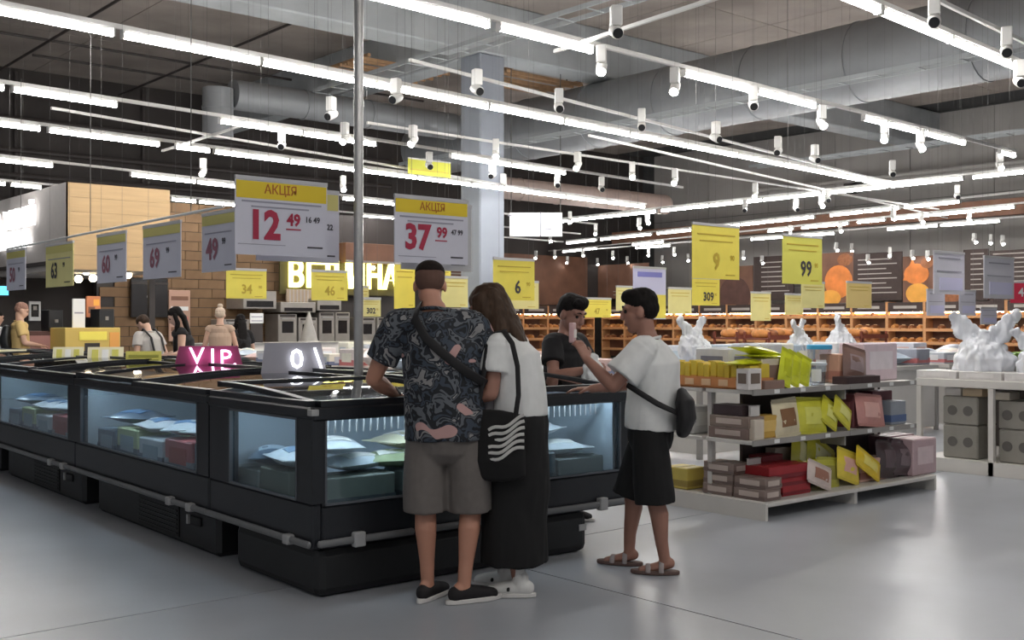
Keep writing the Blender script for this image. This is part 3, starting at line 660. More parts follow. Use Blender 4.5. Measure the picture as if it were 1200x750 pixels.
def tee(P, mt, hem, rx=.2, ry=.145, frac=.62, r0=.07, r1=.075, name='shirt', neck=True, wr=.006, lift=0.0):
    pel, wai, che, nk, hd = P['_s']; b = MB(); bl = P.get('bulk', 1.0)
    low = pel.copy(); low.z = hem
    b.sweep([low, pel.lerp(wai, .2) if hem < pel.z else wai.lerp(pel, .3), wai.lerp(che, .3), che, nk + V((0, 0, -.085))], [(rx, ry), (rx, ry), (rx * .96, ry * .97), (rx * .98, ry * .97), (rx * .84, ry * .76)], side=(1, 0, 0), n=24, round_caps=False)
    b.sweep([nk + V((0, 0, -.11)), nk + V((0, 0, -.055)), nk + V((0, 0, -.012))], [(rx * .9, ry * .86), (.15, .128), (.094, .09)], side=(1, 0, 0), n=20, round_caps=False)
    for k in 'LR': sleeve(b, P, k, frac, r0, r1)
    o = blob(name, b, mt, P['_t'], .0085, 3, wr)
    MB().sweep([nk + V((.08 * math.cos(a), .078 * math.sin(a), -.014 - .02 * math.sin(a))) for a in [2 * PI * i / 16 for i in range(17)]], [.01] * 17, n=6).build('collar', mt, o, smooth='all')
    return o
def shorts(P, mt, hem, r=.12, name='shorts', top=None):
    pel, wai, che, nk, hd = P['_s']; b = MB(); top = top or wai.z - .02
    b.sweep([(pel.x, pel.y, pel.z - .1), (pel.x, pel.y, pel.z), (wai.x, wai.y, top)], [(.185, .14), (.185, .142), (.16, .125)], side=(1, 0, 0), n=20)
    for e, k in ((-1, 'L'), (1, 'R')):
        hi = V(P.get('hip' + k, (e * .085, pel.y, .9))); kn = V(P['kn' + k]); an = V(P['an' + k])
        q = hi.lerp(kn, (hi.z - hem) / (hi.z - kn.z)) if hem >= kn.z else kn.lerp(an, (kn.z - hem) / (kn.z - an.z))
        pts = [hi + V((e * .008, 0, .02)), hi.lerp(q, .5) + V((e * .01, 0, 0)), q]; b.sweep(pts, [.1, r * .95, r], n=20, round_caps=False)
    return blob(name, b, mt, P['_t'], .009, 3, .005, 11)
def shoe(P, k, upper, sole, ankle=0.0, name='shoe', L=1.0):
    an = V(P['an' + k]); tv = P['_toe' + k]; sd = V((0, 0, 1)).cross(tv); b = MB(); g = V((an.x, an.y, 0))
    b.sweep([g - tv * .055 + V((0, 0, .05)), g + tv * .0 + V((0, 0, .052)), g + tv * .09 * L + V((0, 0, .045)), g + tv * .16 * L + V((0, 0, .035))], [(.036, .042), (.041, .046), (.048, .036), (.043, .026)], side=sd, n=16)
    if ankle: b.sweep([g + V((0, 0, .06)) - tv * .01, g + V((0, 0, .06 + ankle)) - tv * .012], [.045, .044], n=14)
    o = blob(name, b, upper, P['_t'], .006, 3)
    poly = []
    for i in range(20):
        a = 2 * PI * i / 20; fx = math.cos(a); wd = .05 * (1.0 if fx > 0 else .82); q = g + tv * (.055 * L + fx * .155 * L) + sd * (math.sin(a) * wd); poly.append((q.x, q.y))
    MB().prism(poly, 0.002, .026).build('sole', sole, o, bevel=.004)
    return o
# foreground shoppers --------------------------------------------------------
def floral():
    m = bpy.data.materials.new('floral_print_fabric'); b = _bsdf(m); N = m.node_tree.nodes; L = m.node_tree.links; b.inputs['Roughness'].default_value = .8
    tc = N.new('ShaderNodeTexCoord'); n = N.new('ShaderNodeTexNoise'); n.inputs['Scale'].default_value = 12; n.inputs['Detail'].default_value = 2.2; n.inputs['Distortion'].default_value = .7; L.new(tc.outputs['Object'], n.inputs[0])
    r = N.new('ShaderNodeValToRGB'); cr = r.color_ramp; cr.interpolation = 'CONSTANT'
    cols = [(0, (14, 16, 22)), (.36, (50, 58, 70)), (.43, (20, 22, 28)), (.50, (84, 88, 94)), (.56, (24, 27, 35)), (.61, (128, 126, 126)), (.68, (36, 40, 50))]
    cr.elements[0].position, cr.elements[0].color = 0, (*srgb(*cols[0][1]), 1); cr.elements[1].position, cr.elements[1].color = cols[1][0], (*srgb(*cols[1][1]), 1)
    for p, c in cols[2:]: e = cr.elements.new(p); e.color = (*srgb(*c), 1)
    L.new(n.outputs['Fac'], r.inputs[0])
    v = N.new('ShaderNodeTexNoise'); v.inputs['Scale'].default_value = 6.2; v.inputs['Detail'].default_value = 1; v.inputs['Distortion'].default_value = .4
    mp = N.new('ShaderNodeMapping'); mp.inputs['Location'].default_value = (3.3, 1.7, 5.1); L.new(tc.outputs['Object'], mp.inputs[0]); L.new(mp.outputs[0], v.inputs[0])
    r2 = N.new('ShaderNodeValToRGB'); r2.color_ramp.interpolation = 'CONSTANT'; r2.color_ramp.elements[0].color = (0, 0, 0, 1); r2.color_ramp.elements[1].position = .672; r2.color_ramp.elements[1].color = (1, 1, 1, 1); L.new(v.outputs['Fac'], r2.inputs[0])
    mx = N.new('ShaderNodeMix'); mx.data_type = 'RGBA'; L.new(r2.outputs[0], mx.inputs['Factor']); L.new(r.outputs[0], mx.inputs['A']); mx.inputs['B'].default_value = (*srgb(176, 140, 136), 1); L.new(mx.outputs['Result'], b.inputs['Base Color'])
    return m
M_floral = floral()
M_shorts = mat('taupe_shorts', srgb(104, 98, 94), .85, var=.05, scale=30, bump=.1, bscale=200)
M_tee = mat('white_cotton', srgb(214, 214, 212), .85, var=.03, scale=20); M_blacktee = mat('black_cotton', srgb(24, 22, 24), .85); M_blackcloth = mat('black_skirt_cloth', srgb(17, 16, 17), .9)
M_shoe = mat('black_canvas_shoe', srgb(24, 20, 22), .8); M_sole = mat('white_rubber', srgb(206, 202, 198), .6); M_sneak = mat('white_leather', srgb(216, 214, 210), .5)
M_hairb = mat('hair_black', srgb(20, 16, 15), .75, spec=.2, var=.2, scale=60, stretch=(1, 1, .15)); M_hairdk = mat('hair_dark_crop', srgb(34, 27, 25), .85, spec=.15, var=.2, scale=90); M_hairbr = mat('hair_brown', srgb(62, 46, 34), .65, spec=.25, var=.25, scale=50, stretch=(1, 1, .1))
M_strap = mat('black_strap', srgb(22, 20, 22), .7); M_greybag = mat('grey_pouch', srgb(120, 116, 118), .7)
SX = 5.85 / F
P = dict(skin=M_skin, bulk=1.1, hair_mat=M_hairdk, head=(.28, .05, 0),
    spine=[(0, -.02, .92), (-.005, -.01, 1.07), (-.02, .0, 1.27), (-.065, .01, 1.51), (-.085, .055, 1.635)],
    shL=(-.255, .02, 1.425), elL=(-.385, .06, 1.14), wrL=(-.3, .33, 1.045), fL=(.25, .6, -.2), tL=(1, .2, 0), nL=(0, .2, -1), curlL=.35,
    shR=(.145, .02, 1.42), elR=(.285, .08, 1.12), wrR=(.13, .3, 1.11), fR=(-.5, .6, -.05), tR=(-.5, 0, .8), nR=(-.6, -.3, -.5), curlR=.8,
    hipL=(-.09, -.02, .9), hipR=(.095, -.02, .9), knL=(-.105, -.0, .49), anL=(-.09, -.03, .085), toeL=(.45, 1, 0), knR=(.135, .02, .49), anR=(.10, -.09, .085), toeR=(1.0, .55, 0))
pm = at(522, 700, d=5.86); pm.z = 0
t = person('man in a dark floral shirt and taupe shorts seen from behind at the freezer', pm, -YAW, 1.80, P)
HM = P['_HM']; b = MB(); b.ball((0, -.014, .062), (.081, .1, .068), 18, HM); blob('hair', b, M_hairdk, t, .006, 2)
b = MB(); b.ball((0, -.03, .03), (.0805, .0835, .085), 18, HM); blob('hair_fade', b, mat('hair_fade_brown', srgb(92, 66, 56), .9), t, .006, 2); tee(P, M_floral, .83, .215, .158, .66, .085, .088, 'floral_shirt', wr=.007)
shorts(P, M_shorts, .46, .118)
for k in 'LR': shoe(P, k, M_shoe, M_sole, 0, 'slip_on_shoe', 1.05)
st = [(-.14, .1, 1.45), (-.135, -.02, 1.535), (-.15, -.115, 1.46), (-.09, -.158, 1.36), (0, -.168, 1.28), (.1, -.16, 1.2), (.19, -.11, 1.14), (.235, .0, 1.1), (.2, .12, 1.07)]
MB().sweep(st, [(.024, .005)] * len(st), side=(.6, -.1, .75), n=8).build('crossbody_strap', M_strap, t, smooth='all')
pb = MB(); pb.sweep([(.22, .03, 1.02), (.14, .16, 1.02)], [(.075, .04)] * 2, side=(0, 0, 1), n=14); pb.build('belt_pouch', M_greybag, t, smooth='all')
MB().sweep([(-.26, .24, 1.05), (-.29, .3, 1.085), (-.32, .33, 1.03)], [.006] * 3, n=6).build('wrist_band', M_strap, t, smooth='all')

# woman with tote
P = dict(skin=M_skin2, bulk=.9, hair_mat=M_hairbr, head=(.5, .1, 0),
    spine=[(0, -.035, .95), (0, -.03, 1.1), (0, .0, 1.29), (0, .055, 1.445), (0, .16, 1.595)],
    shL=(-.155, .04, 1.375), elL=(-.2, .06, 1.12), wrL=(-.17, .3, 1.06), fL=(.1, 1, -.1), tL=(1, .2, 0), nL=(0, 0, -1),
    shR=(.155, .04, 1.375), elR=(.2, .1, 1.12), wrR=(.13, .34, 1.08), fR=(-.1, 1, -.1), tR=(-1, .2, 0), nR=(0, 0, -1),
    knL=(-.07, .01, .49), anL=(-.07, -.05, .085), toeL=(-.25, 1, 0), knR=(.08, .02, .49), anR=(.09, .1, .085), toeR=(.1, 1, 0))
pw = at(603, 700, d=5.98); pw.z = 0
t = person('woman with long brown hair, white tee, long black skirt and a tote bag', pw, -YAW + 1.2, 1.72, P)
HM = P['_HM']; b = MB()
b.ball((0, -.016, .05), (.088, .108, .082), 18, HM); b.ball((0, -.05, .0), (.086, .078, .085), 14, HM)
h0 = HM @ V((0, -.03, .02)); nk = P['_s'][3]
for e in (-1, 1):
    b.sweep([HM @ V((e * .07, .0, .06)), HM @ V((e * .085, .015, -.05)), V((e * .1, .165, 1.42)), V((e * .105, .15, 1.3)), V((e * .1, .14, 1.2))], [(.03, .05), (.026, .07), (.03, .075), (.03, .065), (.018, .03)], side=(1, 0, 0), n=12)
    b.sweep([HM @ V((e * .05, -.06, .05)), HM @ V((e * .075, -.05, -.07)), V((e * .1, .06, 1.44)), V((e * .12, .07, 1.34))], [(.04, .05), (.035, .055), (.04, .06), (.03, .04)], side=(1, 0, 0), n=12)
b.sweep([HM @ V((0, -.08, .05)), HM @ V((0, -.085, -.04)), V((0, .0, 1.47)), V((0, -.05, 1.4))], [(.06, .05), (.075, .045), (.085, .04), (.06, .02)], side=(1, 0, 0), n=14)
blob('long_hair', b, M_hairbr, t, .008, 3, .006, 30)
tee(P, M_tee, .985, .185, .152, .55, .075, .085, 'white_tee', wr=.006)
b = MB(); b.sweep([(0, -.03, 1.05), (0, -.03, .95), (0, -.02, .7), (0, 0, .4), (0, 0, .175)], [(.17, .14), (.19, .16), (.195, .17), (.2, .18), (.2, .185)], side=(1, 0, 0), n=26, round_caps=False)
blob('long_skirt', b, M_blackcloth, t, .01, 3, .012, 8)
for k in 'LR':
    so = shoe(P, k, M_sneak, M_sole, .05, 'sneaker', 1.0)
    an = V(P['an' + k]); MB().lathe([(.037, .09), (.036, .17)], 12, Matrix.Translation((an.x, an.y, 0))).build('sock', M_sneak, t, smooth='all')
    tv = P['_toe' + k]; sd = V((0, 0, 1)).cross(tv); q = V((an.x, an.y, .05)) + tv * .05 + sd * .047
    MB().ball(tuple(q), (.018, .008, .012), 8).build('black_mark', M_strap, so)
# tote bag hanging from her left shoulder: its own thing
tw = thing('tote_bag', 'black tote bag with white wavy print on the hip of the woman in the skirt', 'bag', pw, -YAW + 1.2)
b = MB(); b.sweep([(-.225, .02, .68), (-.235, .02, .75), (-.235, .01, .9), (-.225, .0, 1.0)], [(.17, .045), (.175, .055), (.165, .045), (.16, .02)], side=(0, 1, 0), n=18); blob('tote_body', b, M_blackcloth, tw, .009, 3, .006, 10)
stripe = mat('wave_print_white', srgb(196, 194, 190), .7)
for k in range(6):
    pts = []
    for i in range(13):
        u = i / 12; y = .045 - .24 * u; z = 1.0 - .031 * k - .1 * (1 - u) + .012 * math.sin(u * 9 + .3 * k)
        ok = (abs(u - .5) < .47 - .02 * abs(k - 2.5))
        if ok: pts.append((-.2925 + .02 * abs(u - .5) + .004 * k * (k < 3), y + .012, z))
    MB().sweep(pts, [(.0085, .003)] * len(pts), side=(0, .25, 1), n=6, round_caps=False).build('printed_wave', stripe, tw)
MB().sweep([(-.27, .12, .98), (-.25, .1, 1.08), (-.262, .075, 1.2), (-.22, .07, 1.36), (-.15, .06, 1.425), (-.12, -.0, 1.44)], [(.014, .003)] * 6, side=(0, 1, 0), n=6).build('tote_strap', M_strap, tw, smooth='all')
MB().sweep([(-.25, -.1, .98), (-.24, -.115, 1.1), (-.215, -.1, 1.25), (-.19, -.06, 1.37), (-.15, .0, 1.43), (-.11, .03, 1.44)], [(.014, .003)] * 6, side=(0, 1, 0), n=6).build('tote_strap', M_strap, tw, smooth='all')

# boy in black behind the corner freezer
P = dict(skin=M_skin2, bulk=1.0, hair_mat=M_hairb, head=(.35, -.1, 0), head_scale=1.14,
    spine=[(0, 0, .92), (0, .0, 1.07), (0, .0, 1.26), (0, .015, 1.42), (0, .07, 1.575)],
    elL=(-.25, .1, 1.1), wrL=(-.12, .34, 1.08), fL=(.3, 1, 0), tL=(.5, 0, .8), nL=(.8, 0, -.3), curlL=.6,
    elR=(.27, .1, 1.12), wrR=(.14, .32, 1.17), fR=(-.4, .8, .2), tR=(-.3, 0, .9), nR=(-.8, 0, -.3), curlR=.9,
    knL=(-.1, .02, .49), anL=(-.1, -.02, .085), toeL=(-.2, 1, 0), knR=(.1, .02, .49), anR=(.11, -.02, .085), toeR=(.2, 1, 0))
pk = at(661, 700, d=8.12); pk.z = 0
t = person('boy in a black tee looking down behind the corner freezer', pk, -YAW - 2.25, 1.71, P)
short_hair(P, 1.12, .6); tee(P, M_blacktee, .86, .195, .145, .6, .08, .085, 'black_tee'); shorts(P, M_shorts, .5)
for k in 'LR': shoe(P, k, M_shoe, M_sole)
tg = thing('carrier_bag', 'crumpled white carrier bag in the arms of the boy in black', 'bag', pk, -YAW - 2.25); b = MB()
b.sweep([(.16, .36, 1.0), (.14, .36, 1.08), (.13, .35, 1.16), (.1, .34, 1.23)], [.05, .085, .075, .03], n=14); blob('bag_film', b, M_tee, tg, .008, 1, .022, 22)

# boy in white beside the corner freezer
P = dict(skin=M_skin2, bulk=.98, hair_mat=M_hairb, head=(.12, .1, 0), head_scale=1.06,
    spine=[(0, -.03, .91), (0, -.05, 1.06), (0, -.045, 1.26), (0, -.01, 1.43), (0, .04, 1.59)],
    shL=(-.17, -.01, 1.36), elL=(-.25, .16, 1.14), wrL=(-.2, .33, 1.3), fL=(.1, .45, .9), tL=(.2, -.4, .2), nL=(.5, .6, 0), curlL=.6,
    shR=(.17, .0, 1.36), elR=(.23, .15, 1.13), wrR=(.13, .37, 1.1), fR=(-.2, 1, 0), tR=(-1, .2, .1), nR=(0, 0, -1), curlR=.3,
    hipL=(-.085, -.03, .9), hipR=(.085, -.03, .9), knL=(-.1, -.06, .48), anL=(-.1, -.13, .08), toeL=(-.1, 1, 0), knR=(.09, .1, .49), anR=(.09, .12, .08), toeR=(.05, 1, 0))
py_ = at(757, 700, d=6.55); py_.z = 0
t = person('boy in a loose white tee and black shorts with a sling bag', py_, -YAW + 1.3, 1.70, P)
short_hair(P, 1.15, .7); tee(P, M_tee, .87, .205, .165, .72, .09, .112, 'loose_white_tee', wr=.008); shorts(P, M_blackcloth, .43, .125, 'black_shorts')
for k in 'LR':
    an = V(P['an' + k]); tv = P['_toe' + k]; g = V((an.x, an.y, 0)); poly = []
    for i in range(20):
        a = 2 * PI * i / 20; fx = math.cos(a); q = g + tv * (.06 + fx * .15) + V((0, 0, 1)).cross(tv) * (math.sin(a) * .052); poly.append((q.x, q.y))
    sa = MB().prism(poly, .002, .026).build('sandal', mat('sandal_brown', srgb(92, 72, 66), .7), t, bevel=.005)
    for f_ in (.02, .1):
        c = g + tv * f_; sd = V((0, 0, 1)).cross(tv); MB().sweep([c - sd * .05 + V((0, 0, .02)), c - sd * .035 + V((0, 0, .075 - f_ * .25)), c + V((0, 0, .09 - f_ * .3)), c + sd * .035 + V((0, 0, .075 - f_ * .25)), c + sd * .05 + V((0, 0, .02))], [(.016, .005)] * 5, side=tv, n=8).build('sandal_strap', mat('sandal_grey', srgb(150, 140, 138), .7), sa, smooth='all')
sg = thing('sling_bag', 'black sling bag on the lower back of the boy in white', 'bag', py_, -YAW + 1.3)
b = MB(); b.sweep([(-.08, -.23, .84), (-.08, -.25, .92), (-.08, -.24, 1.02), (-.07, -.225, 1.07)], [(.12, .04), (.13, .058), (.12, .055), (.08, .03)], side=(1, 0, 0), n=18); blob('sling_body', b, M_strap, sg, .008, 3, .003)
MB().sweep([(-.2, .08, 1.115), (-.22, .0, 1.07), (-.215, -.1, 1.01), (-.18, -.19, .965), (-.12, -.235, .94)], [(.017, .004)] * 5, side=(0, .5, 1), n=6).build('sling_strap', M_strap, sg, smooth='all')
MB().sweep([(-.17, -.27, .9), (-.08, -.303, .9), (.01, -.27, .9)], [(.006, .004)] * 3, side=(0, 0, 1), n=6).build('zip', M_greybag, sg, smooth='all')
snack = thing('snack_pack', 'small pinkish pack held up by the boy in white', 'pack', py_, -YAW + 1.3)
MB().box(-.2, -.12, .40, .43, 1.36, 1.48).build('pack_body', hexmat((196, 160, 160)), snack, bevel=.006); MB().box(-.19, -.13, .396, .4, 1.39, 1.44).build('pack_print', hexmat((230, 226, 222)), snack)
# ------------------------------------------------------------------ low shelving unit on the right
M_shelf = mat('shelf_white_enamel', srgb(206, 202, 196), .45, var=.03, scale=5); M_shelfd = mat('shelf_grey_edge', srgb(150, 146, 142), .5); M_dark = mat('dark_board', srgb(70, 62, 60), .8)  # last one: a plain dark tone for back and rear boards
GX, GY, GL = 6.72, 4.93, 2.42; GM = math.radians(-1.2)
g = thing('shelving_unit', 'low white double-sided shelving unit filled with sweets', 'shelf', (GX, GY, 0), GM)
def bx(n, m, *a, p=g, bv=0.0): return MB().box(*a).build(n, m, p, bevel=bv)
bx('end_panel', M_shelf, 0, .03, 0, 1.14, 0, .13); bx('deck_leg', M_shelf, 1.2, 1.24, .03, 1.1, 0, .1); bx('end_panel', M_shelf, GL - .03, GL, .0, 1.14, 0, .1)
for x0, x1 in ((.03, 1.22), (1.225, GL)):
    bx('base_deck', M_shelf, x0, x1, 0, .55, .1, .135, bv=.006); bx('base_deck', M_shelf, x0, x1, .59, 1.14, .1, .135)
    for z, n in ((.56, 'middle_shelf'), (.94, 'upper_shelf')):
        xa = x0 - (.06 if x0 < 1 else 0); xb = x1 - (0 if x0 < 1 else .18)
        for y0, y1 in ((.1, .55), (.59, 1.04)):
            o = bx(n, M_shelf, xa, xb, y0, y1, z, z + .03, bv=.004)
        bx('price_rail', M_shelfd, xa, xb, .085, .1, z - .008, z + .034)
        for k in range(3): bx('price_card', M_white, xa + .25 + k * .33, xa + .31 + k * .33, .08, .085, z, z + .03)
    bx('back_panel', M_dark, x0 + (.4 if x0 < 1 else 0), x1, .555, .585, .135, .95)
for x in (.04, 1.2, GL - .1): bx('upright', M_shelf, x, x + .05, .55, .59, 0, .97)
for z in (.56, .94): bx('shelf_bracket', M_shelfd, 1.2, 1.215, .12, .55, z - .09, z)
GMx = Matrix.Translation((GX, GY, 0)) @ Matrix.Rotation(GM, 4, 'Z')
def gp(px, dy):      # local x on the shelf where a pixel column meets depth dy
    r = (px - 600) / F; n = RGT - FWD * r; o_ = GMx @ V((0, dy, 0)); u = (GMx.to_3x3() @ V((1, 0, 0)))
    k = -(n.dot(o_)) / n.dot(u); w = o_ + u * k; return k, FWD.dot(w)
LV = {0: .137, 1: .592, 2: .972}
def spotg(px0, px1, ytop, dy, lv, base=None):
    a, d0 = gp(px0, dy); b_, d1 = gp(px1, dy); d = (d0 + d1) / 2; z = base if base is not None else LV[lv]
    return (a + b_) / 2, b_ - a, max(.03, zpix(ytop, d) - z), z
def gbox(name, lab, px0, px1, ytop, dy, lv, col, depth=.2, base=None, group=None, **kw):
    x, w, h, z = spotg(px0, px1, ytop, dy, lv, base)
    return carton(name, lab, (max(w - .008, .03), depth, h), GMx @ V((x, dy + depth / 2, z)), GM, col, group=group, **kw)
def gbag(lab, px0, px1, ytop, dy, lv, col, lean=1.0, roll=0.0, panel=None, base=None, name='sweet_bag', group=None, thick=.07):
    x, w, h, z = spotg(px0, px1, ytop, dy, lv, base)
    t = bag(name, lab, (h * 1.02, w, thick), GMx @ V((x, dy, z)), (0, 0, 0), col, panel, group, seed=px0)
    # stand the bag on its crimped end, leaning back
    t.matrix_basis = GMx @ Matrix.Translation((x, dy + .04, z + h * .5 + .42 * w * abs(math.sin(roll)) - .2 * h * (1 - math.cos(roll)))) @ Matrix.Rotation(roll, 4, 'Y') @ Matrix.Rotation(-(1 - lean), 4, 'X') @ Matrix(((0, 1, 0, 0), (0, 0, -1, 0), (1, 0, 0, 0), (0, 0, 0, 1))) @ Matrix.Translation((0, 0, -thick / 2))
    return t
# bottom level
def lbox(name, lab, x0, x1, y0, y1, z0, h, col, **kw): return carton(name, lab, (x1 - x0, y1 - y0, h), GMx @ V(((x0 + x1) / 2, (y0 + y1) / 2, z0)), GM, col, **kw)
lbox('biscuit_box', 'yellow box at the left end of the bottom shelf', .04, .26, .8, 1.05, .137, .17, (196, 176, 84), band=(150, 130, 60))
taupe = (136, 118, 110)
for i, (y0, y1, z, lab) in enumerate([(.04, .33, .137, 'taupe biscuit box, lowest at the front corner of the bottom shelf'), (.04, .33, .222, 'taupe biscuit box, upper at the front corner of the bottom shelf'), (.35, .64, .137, 'taupe biscuit box, lowest in the rear stack of the bottom shelf'), (.35, .64, .222, 'taupe biscuit box, middle of the rear stack on the bottom shelf'), (.33, .63, .307, 'taupe biscuit box, topmost of the rear stack on the bottom shelf')]):
    lbox('biscuit_box', lab, .04 + .01 * (i % 2), .24 + .01 * (i % 2), y0, y1, z, .083, taupe, panel=(196, 180, 170), band=(116, 98, 92))
gbox('paper_note', 'white paper card leaning on the taupe biscuit boxes', 877, 892, 537, .3, 0, (222, 218, 214), .02, cat='card')
for i, (yt, base, lab) in enumerate([(568, None, 'lowest red box of the stack on the bottom shelf'), (556, .205, 'middle red box of the stack on the bottom shelf'), (545, .265, 'topmost red box of the stack on the bottom shelf')]):
    gbox('chocolate_box', lab, 917 - 8 * i, 950 - i, yt, .1, 0, (158, 40, 46), .26, base, band=(120, 26, 34))
gbox('chocolate_box', 'dark red box behind the red stack', 893, 918, 533, .34, 0, (124, 34, 44), .14, panel=(90, 24, 30))
gbox('grey_carton', 'grey carton standing behind the red boxes', 908, 930, 524, .4, 0, (158, 152, 140), .1)
gbag('white round-print bag leaning against the red boxes', 950, 980, 552, .05, 0, (222, 204, 196), .8, .35, (170, 120, 100))
gbag('crumpled yellow bag on top of the bottom-shelf heap', 930, 965, 520, .3, 0, (206, 200, 60), .7, .5, (240, 236, 180)); gbag('bright yellow bag lying in the bottom-shelf heap', 948, 985, 528, .28, 0, (216, 210, 66), .7, .5, (236, 236, 190))
gbag('yellow-green bag upright in the bottom-shelf heap', 962, 988, 540, .12, 0, (190, 186, 74), .9, .1, (150, 142, 60)); gbag('yellow bag with pink corner on the bottom shelf', 985, 1012, 535, .09, 0, (232, 208, 70), .8, .3, (226, 176, 160))
gbag('golden yellow bag fallen sideways on the bottom shelf', 1006, 1038, 544, .07, 0, (236, 204, 50), .75, .5, (240, 224, 120))
gbox('biscuit_box', 'peach striped box beside the dark bags on the bottom shelf', 1008, 1040, 537, .14, 0, (206, 166, 150), .22, band=(150, 100, 92))
gbag('dark brown bag, left of two on the bottom shelf', 1032, 1056, 520, .12, 0, (66, 52, 54), .85, .1, (100, 84, 88), thick=.12); gbag('dark brown bag, right of two on the bottom shelf', 1050, 1074, 521, .1, 0, (82, 66, 70), .85, .15, (120, 104, 108), thick=.12)
gbox('gift_box', 'pale lilac gift box at the right end of the bottom shelf', 1070, 1098, 514, .06, 0, (190, 164, 168), .4, panel=(216, 196, 198)); gbox('gift_box', 'mauve gift box behind the dark bags', 1040, 1072, 510, .3, 0, (122, 92, 98), .2)
# middle level
lbox('storage_carton', 'pale carton at the left end of the middle shelf', .02, .25, .72, .98, .592, .22, (190, 190, 188), panel=(210, 210, 206))
lbox('biscuit_box', 'brown biscuit box, lower one on the middle shelf', -.02, .17, .15, .53, .592, .085, (132, 112, 104), panel=(190, 174, 164)); lbox('biscuit_box', 'brown biscuit box, upper one on the middle shelf', -.02, .17, .14, .52, .68, .085, (140, 122, 112), panel=(196, 180, 170))
lbox('biscuit_box', 'dark box topping the brown pair on the middle shelf', 0, .17, .22, .5, .768, .08, (70, 56, 58)); lbox('paper_note', 'small white card on the middle shelf boxes', .03, .14, .16, .18, .768, .08, (206, 202, 198), cat='card')
gbox('tea_box', 'small amber box beside the brown boxes on the middle shelf', 886, 914, 487, .16, 1, (204, 164, 78), .14, panel=(226, 190, 110)); gbox('tea_box', 'cream box at the front of the middle shelf', 884, 896, 492, .1, 1, (212, 200, 184), .08)
gbag('cream bag with round brown print on the middle shelf', 911, 941, 470, .13, 1, (222, 210, 178), .85, -.05, (140, 100, 66)); gbag('broad lime-yellow bag standing on the middle shelf', 938, 972, 469, .13, 1, (212, 208, 62), .85, .05, (226, 224, 110))
gbag('lime-yellow bag lying tilted on the middle shelf', 966, 988, 477, .12, 1, (218, 212, 60), .8, .5, (232, 230, 130)); gbag('lime-yellow bag fallen furthest right on the middle shelf', 980, 1004, 481, .1, 1, (222, 214, 70), .75, .6, (236, 232, 140))
gbox('gift_box', 'dusky rose gift box on the middle shelf', 1000, 1022, 462, .2, 1, (142, 84, 88), .2, panel=(180, 110, 108)); gbag('pink heart-print pouch on the middle shelf', 1008, 1040, 466, .12, 1, (206, 146, 138), .8, .1, (228, 180, 170)); gbox('gift_box', 'wine red box in the corner of the middle shelf', 1022, 1046, 458, .3, 1, (110, 62, 70), .14)
gbox('clear_tub', 'grey tub at the right end of the middle shelf', 1044, 1062, 470, .14, 1, (150, 156, 164), .16, band=(90, 110, 150))
# upper level
tr = thing('display_tray', 'orange tray packed with upright yellow packs on the upper shelf', 'tray', GMx @ V((0, 0, LV[2])), GM)
a0, a1, c0, c1 = -.03, .26, .12, .98
MB().box(a0, a1, c0, c1, 0, .012).build('tray_floor', hexmat((190, 120, 70)), tr)
for q in ((a0, a1, c0, c0 + .01), (a0, a1, c1 - .01, c1), (a0, a0 + .01, c0, c1), (a1 - .01, a1, c0, c1)): MB().box(q[0], q[1], q[2], q[3], 0, .085).build('tray_side', hexmat((206, 138, 84)), tr)
for i in range(5): MB().box(a0 - .004, a0, c0 + .04 + i * .17, c0 + .13 + i * .17, .02, .07).build('printed_panel', hexmat((226, 190, 150)), tr)
for i in range(12):
    for j in range(2):
        p = GMx @ V((a0 + .1 + .13 * j, c0 + .06 + .067 * i, LV[2] + .014)); q = carton('yellow_pack', 'upright yellow pack in the orange tray on the upper shelf', (.1, .055, .165 + .012 * ((i + j) % 3)), p, GM + .08 * ((i * 5 + j) % 3 - 1), (222, 196, 66), 'pack', 'yellow packs in the orange tray', band=(206, 150, 60))
gbox('white_box', 'white box with a dark square print beside the yellow packs', 877, 893, 432, .11, 2, (224, 218, 214), .12, panel=(120, 104, 92)); gbox('cake_box', 'cream box with brown arc print on the upper shelf', 893, 926, 420, .16, 2, (206, 194, 170), .18, panel=(132, 106, 92)); gbox('cake_box', 'low brown box at the front of the upper shelf', 896, 920, 446, .09, 2, (140, 112, 100), .06)
for i, (a, b_, yt, base, rl) in enumerate([(864, 915, 418, 1.17, 1.45), (880, 940, 411, 1.21, 1.5), (868, 925, 407, 1.255, 1.6)]):
    x, w, h, z = spotg(a, b_, yt, .2, 2, base); t = bag('noodle_bag', ['bright lime bag lying lowest of three on the upper shelf boxes', 'bright lime bag lying between two others on the upper shelf', 'bright lime bag lying topmost on the upper shelf'][i], (w, .22, .06), GMx @ V((x, .27, base - .03)), (0, .06 * i, GM + .1 * i), (222, 226, 44), (236, 236, 90), seed=i)
for i, (a, b_, yt) in enumerate([(918, 934, 414), (926, 944, 418), (936, 955, 422)]):
    gbag(['lime bag hanging down steeply, left of three', 'lime bag hanging down steeply, middle of three', 'lime bag hanging down steeply, right of three'][i], a, b_, yt, .1 + .02 * i, 2, (220, 226, 46), .9, .35, (200, 206, 30), name='noodle_bag', thick=.05)
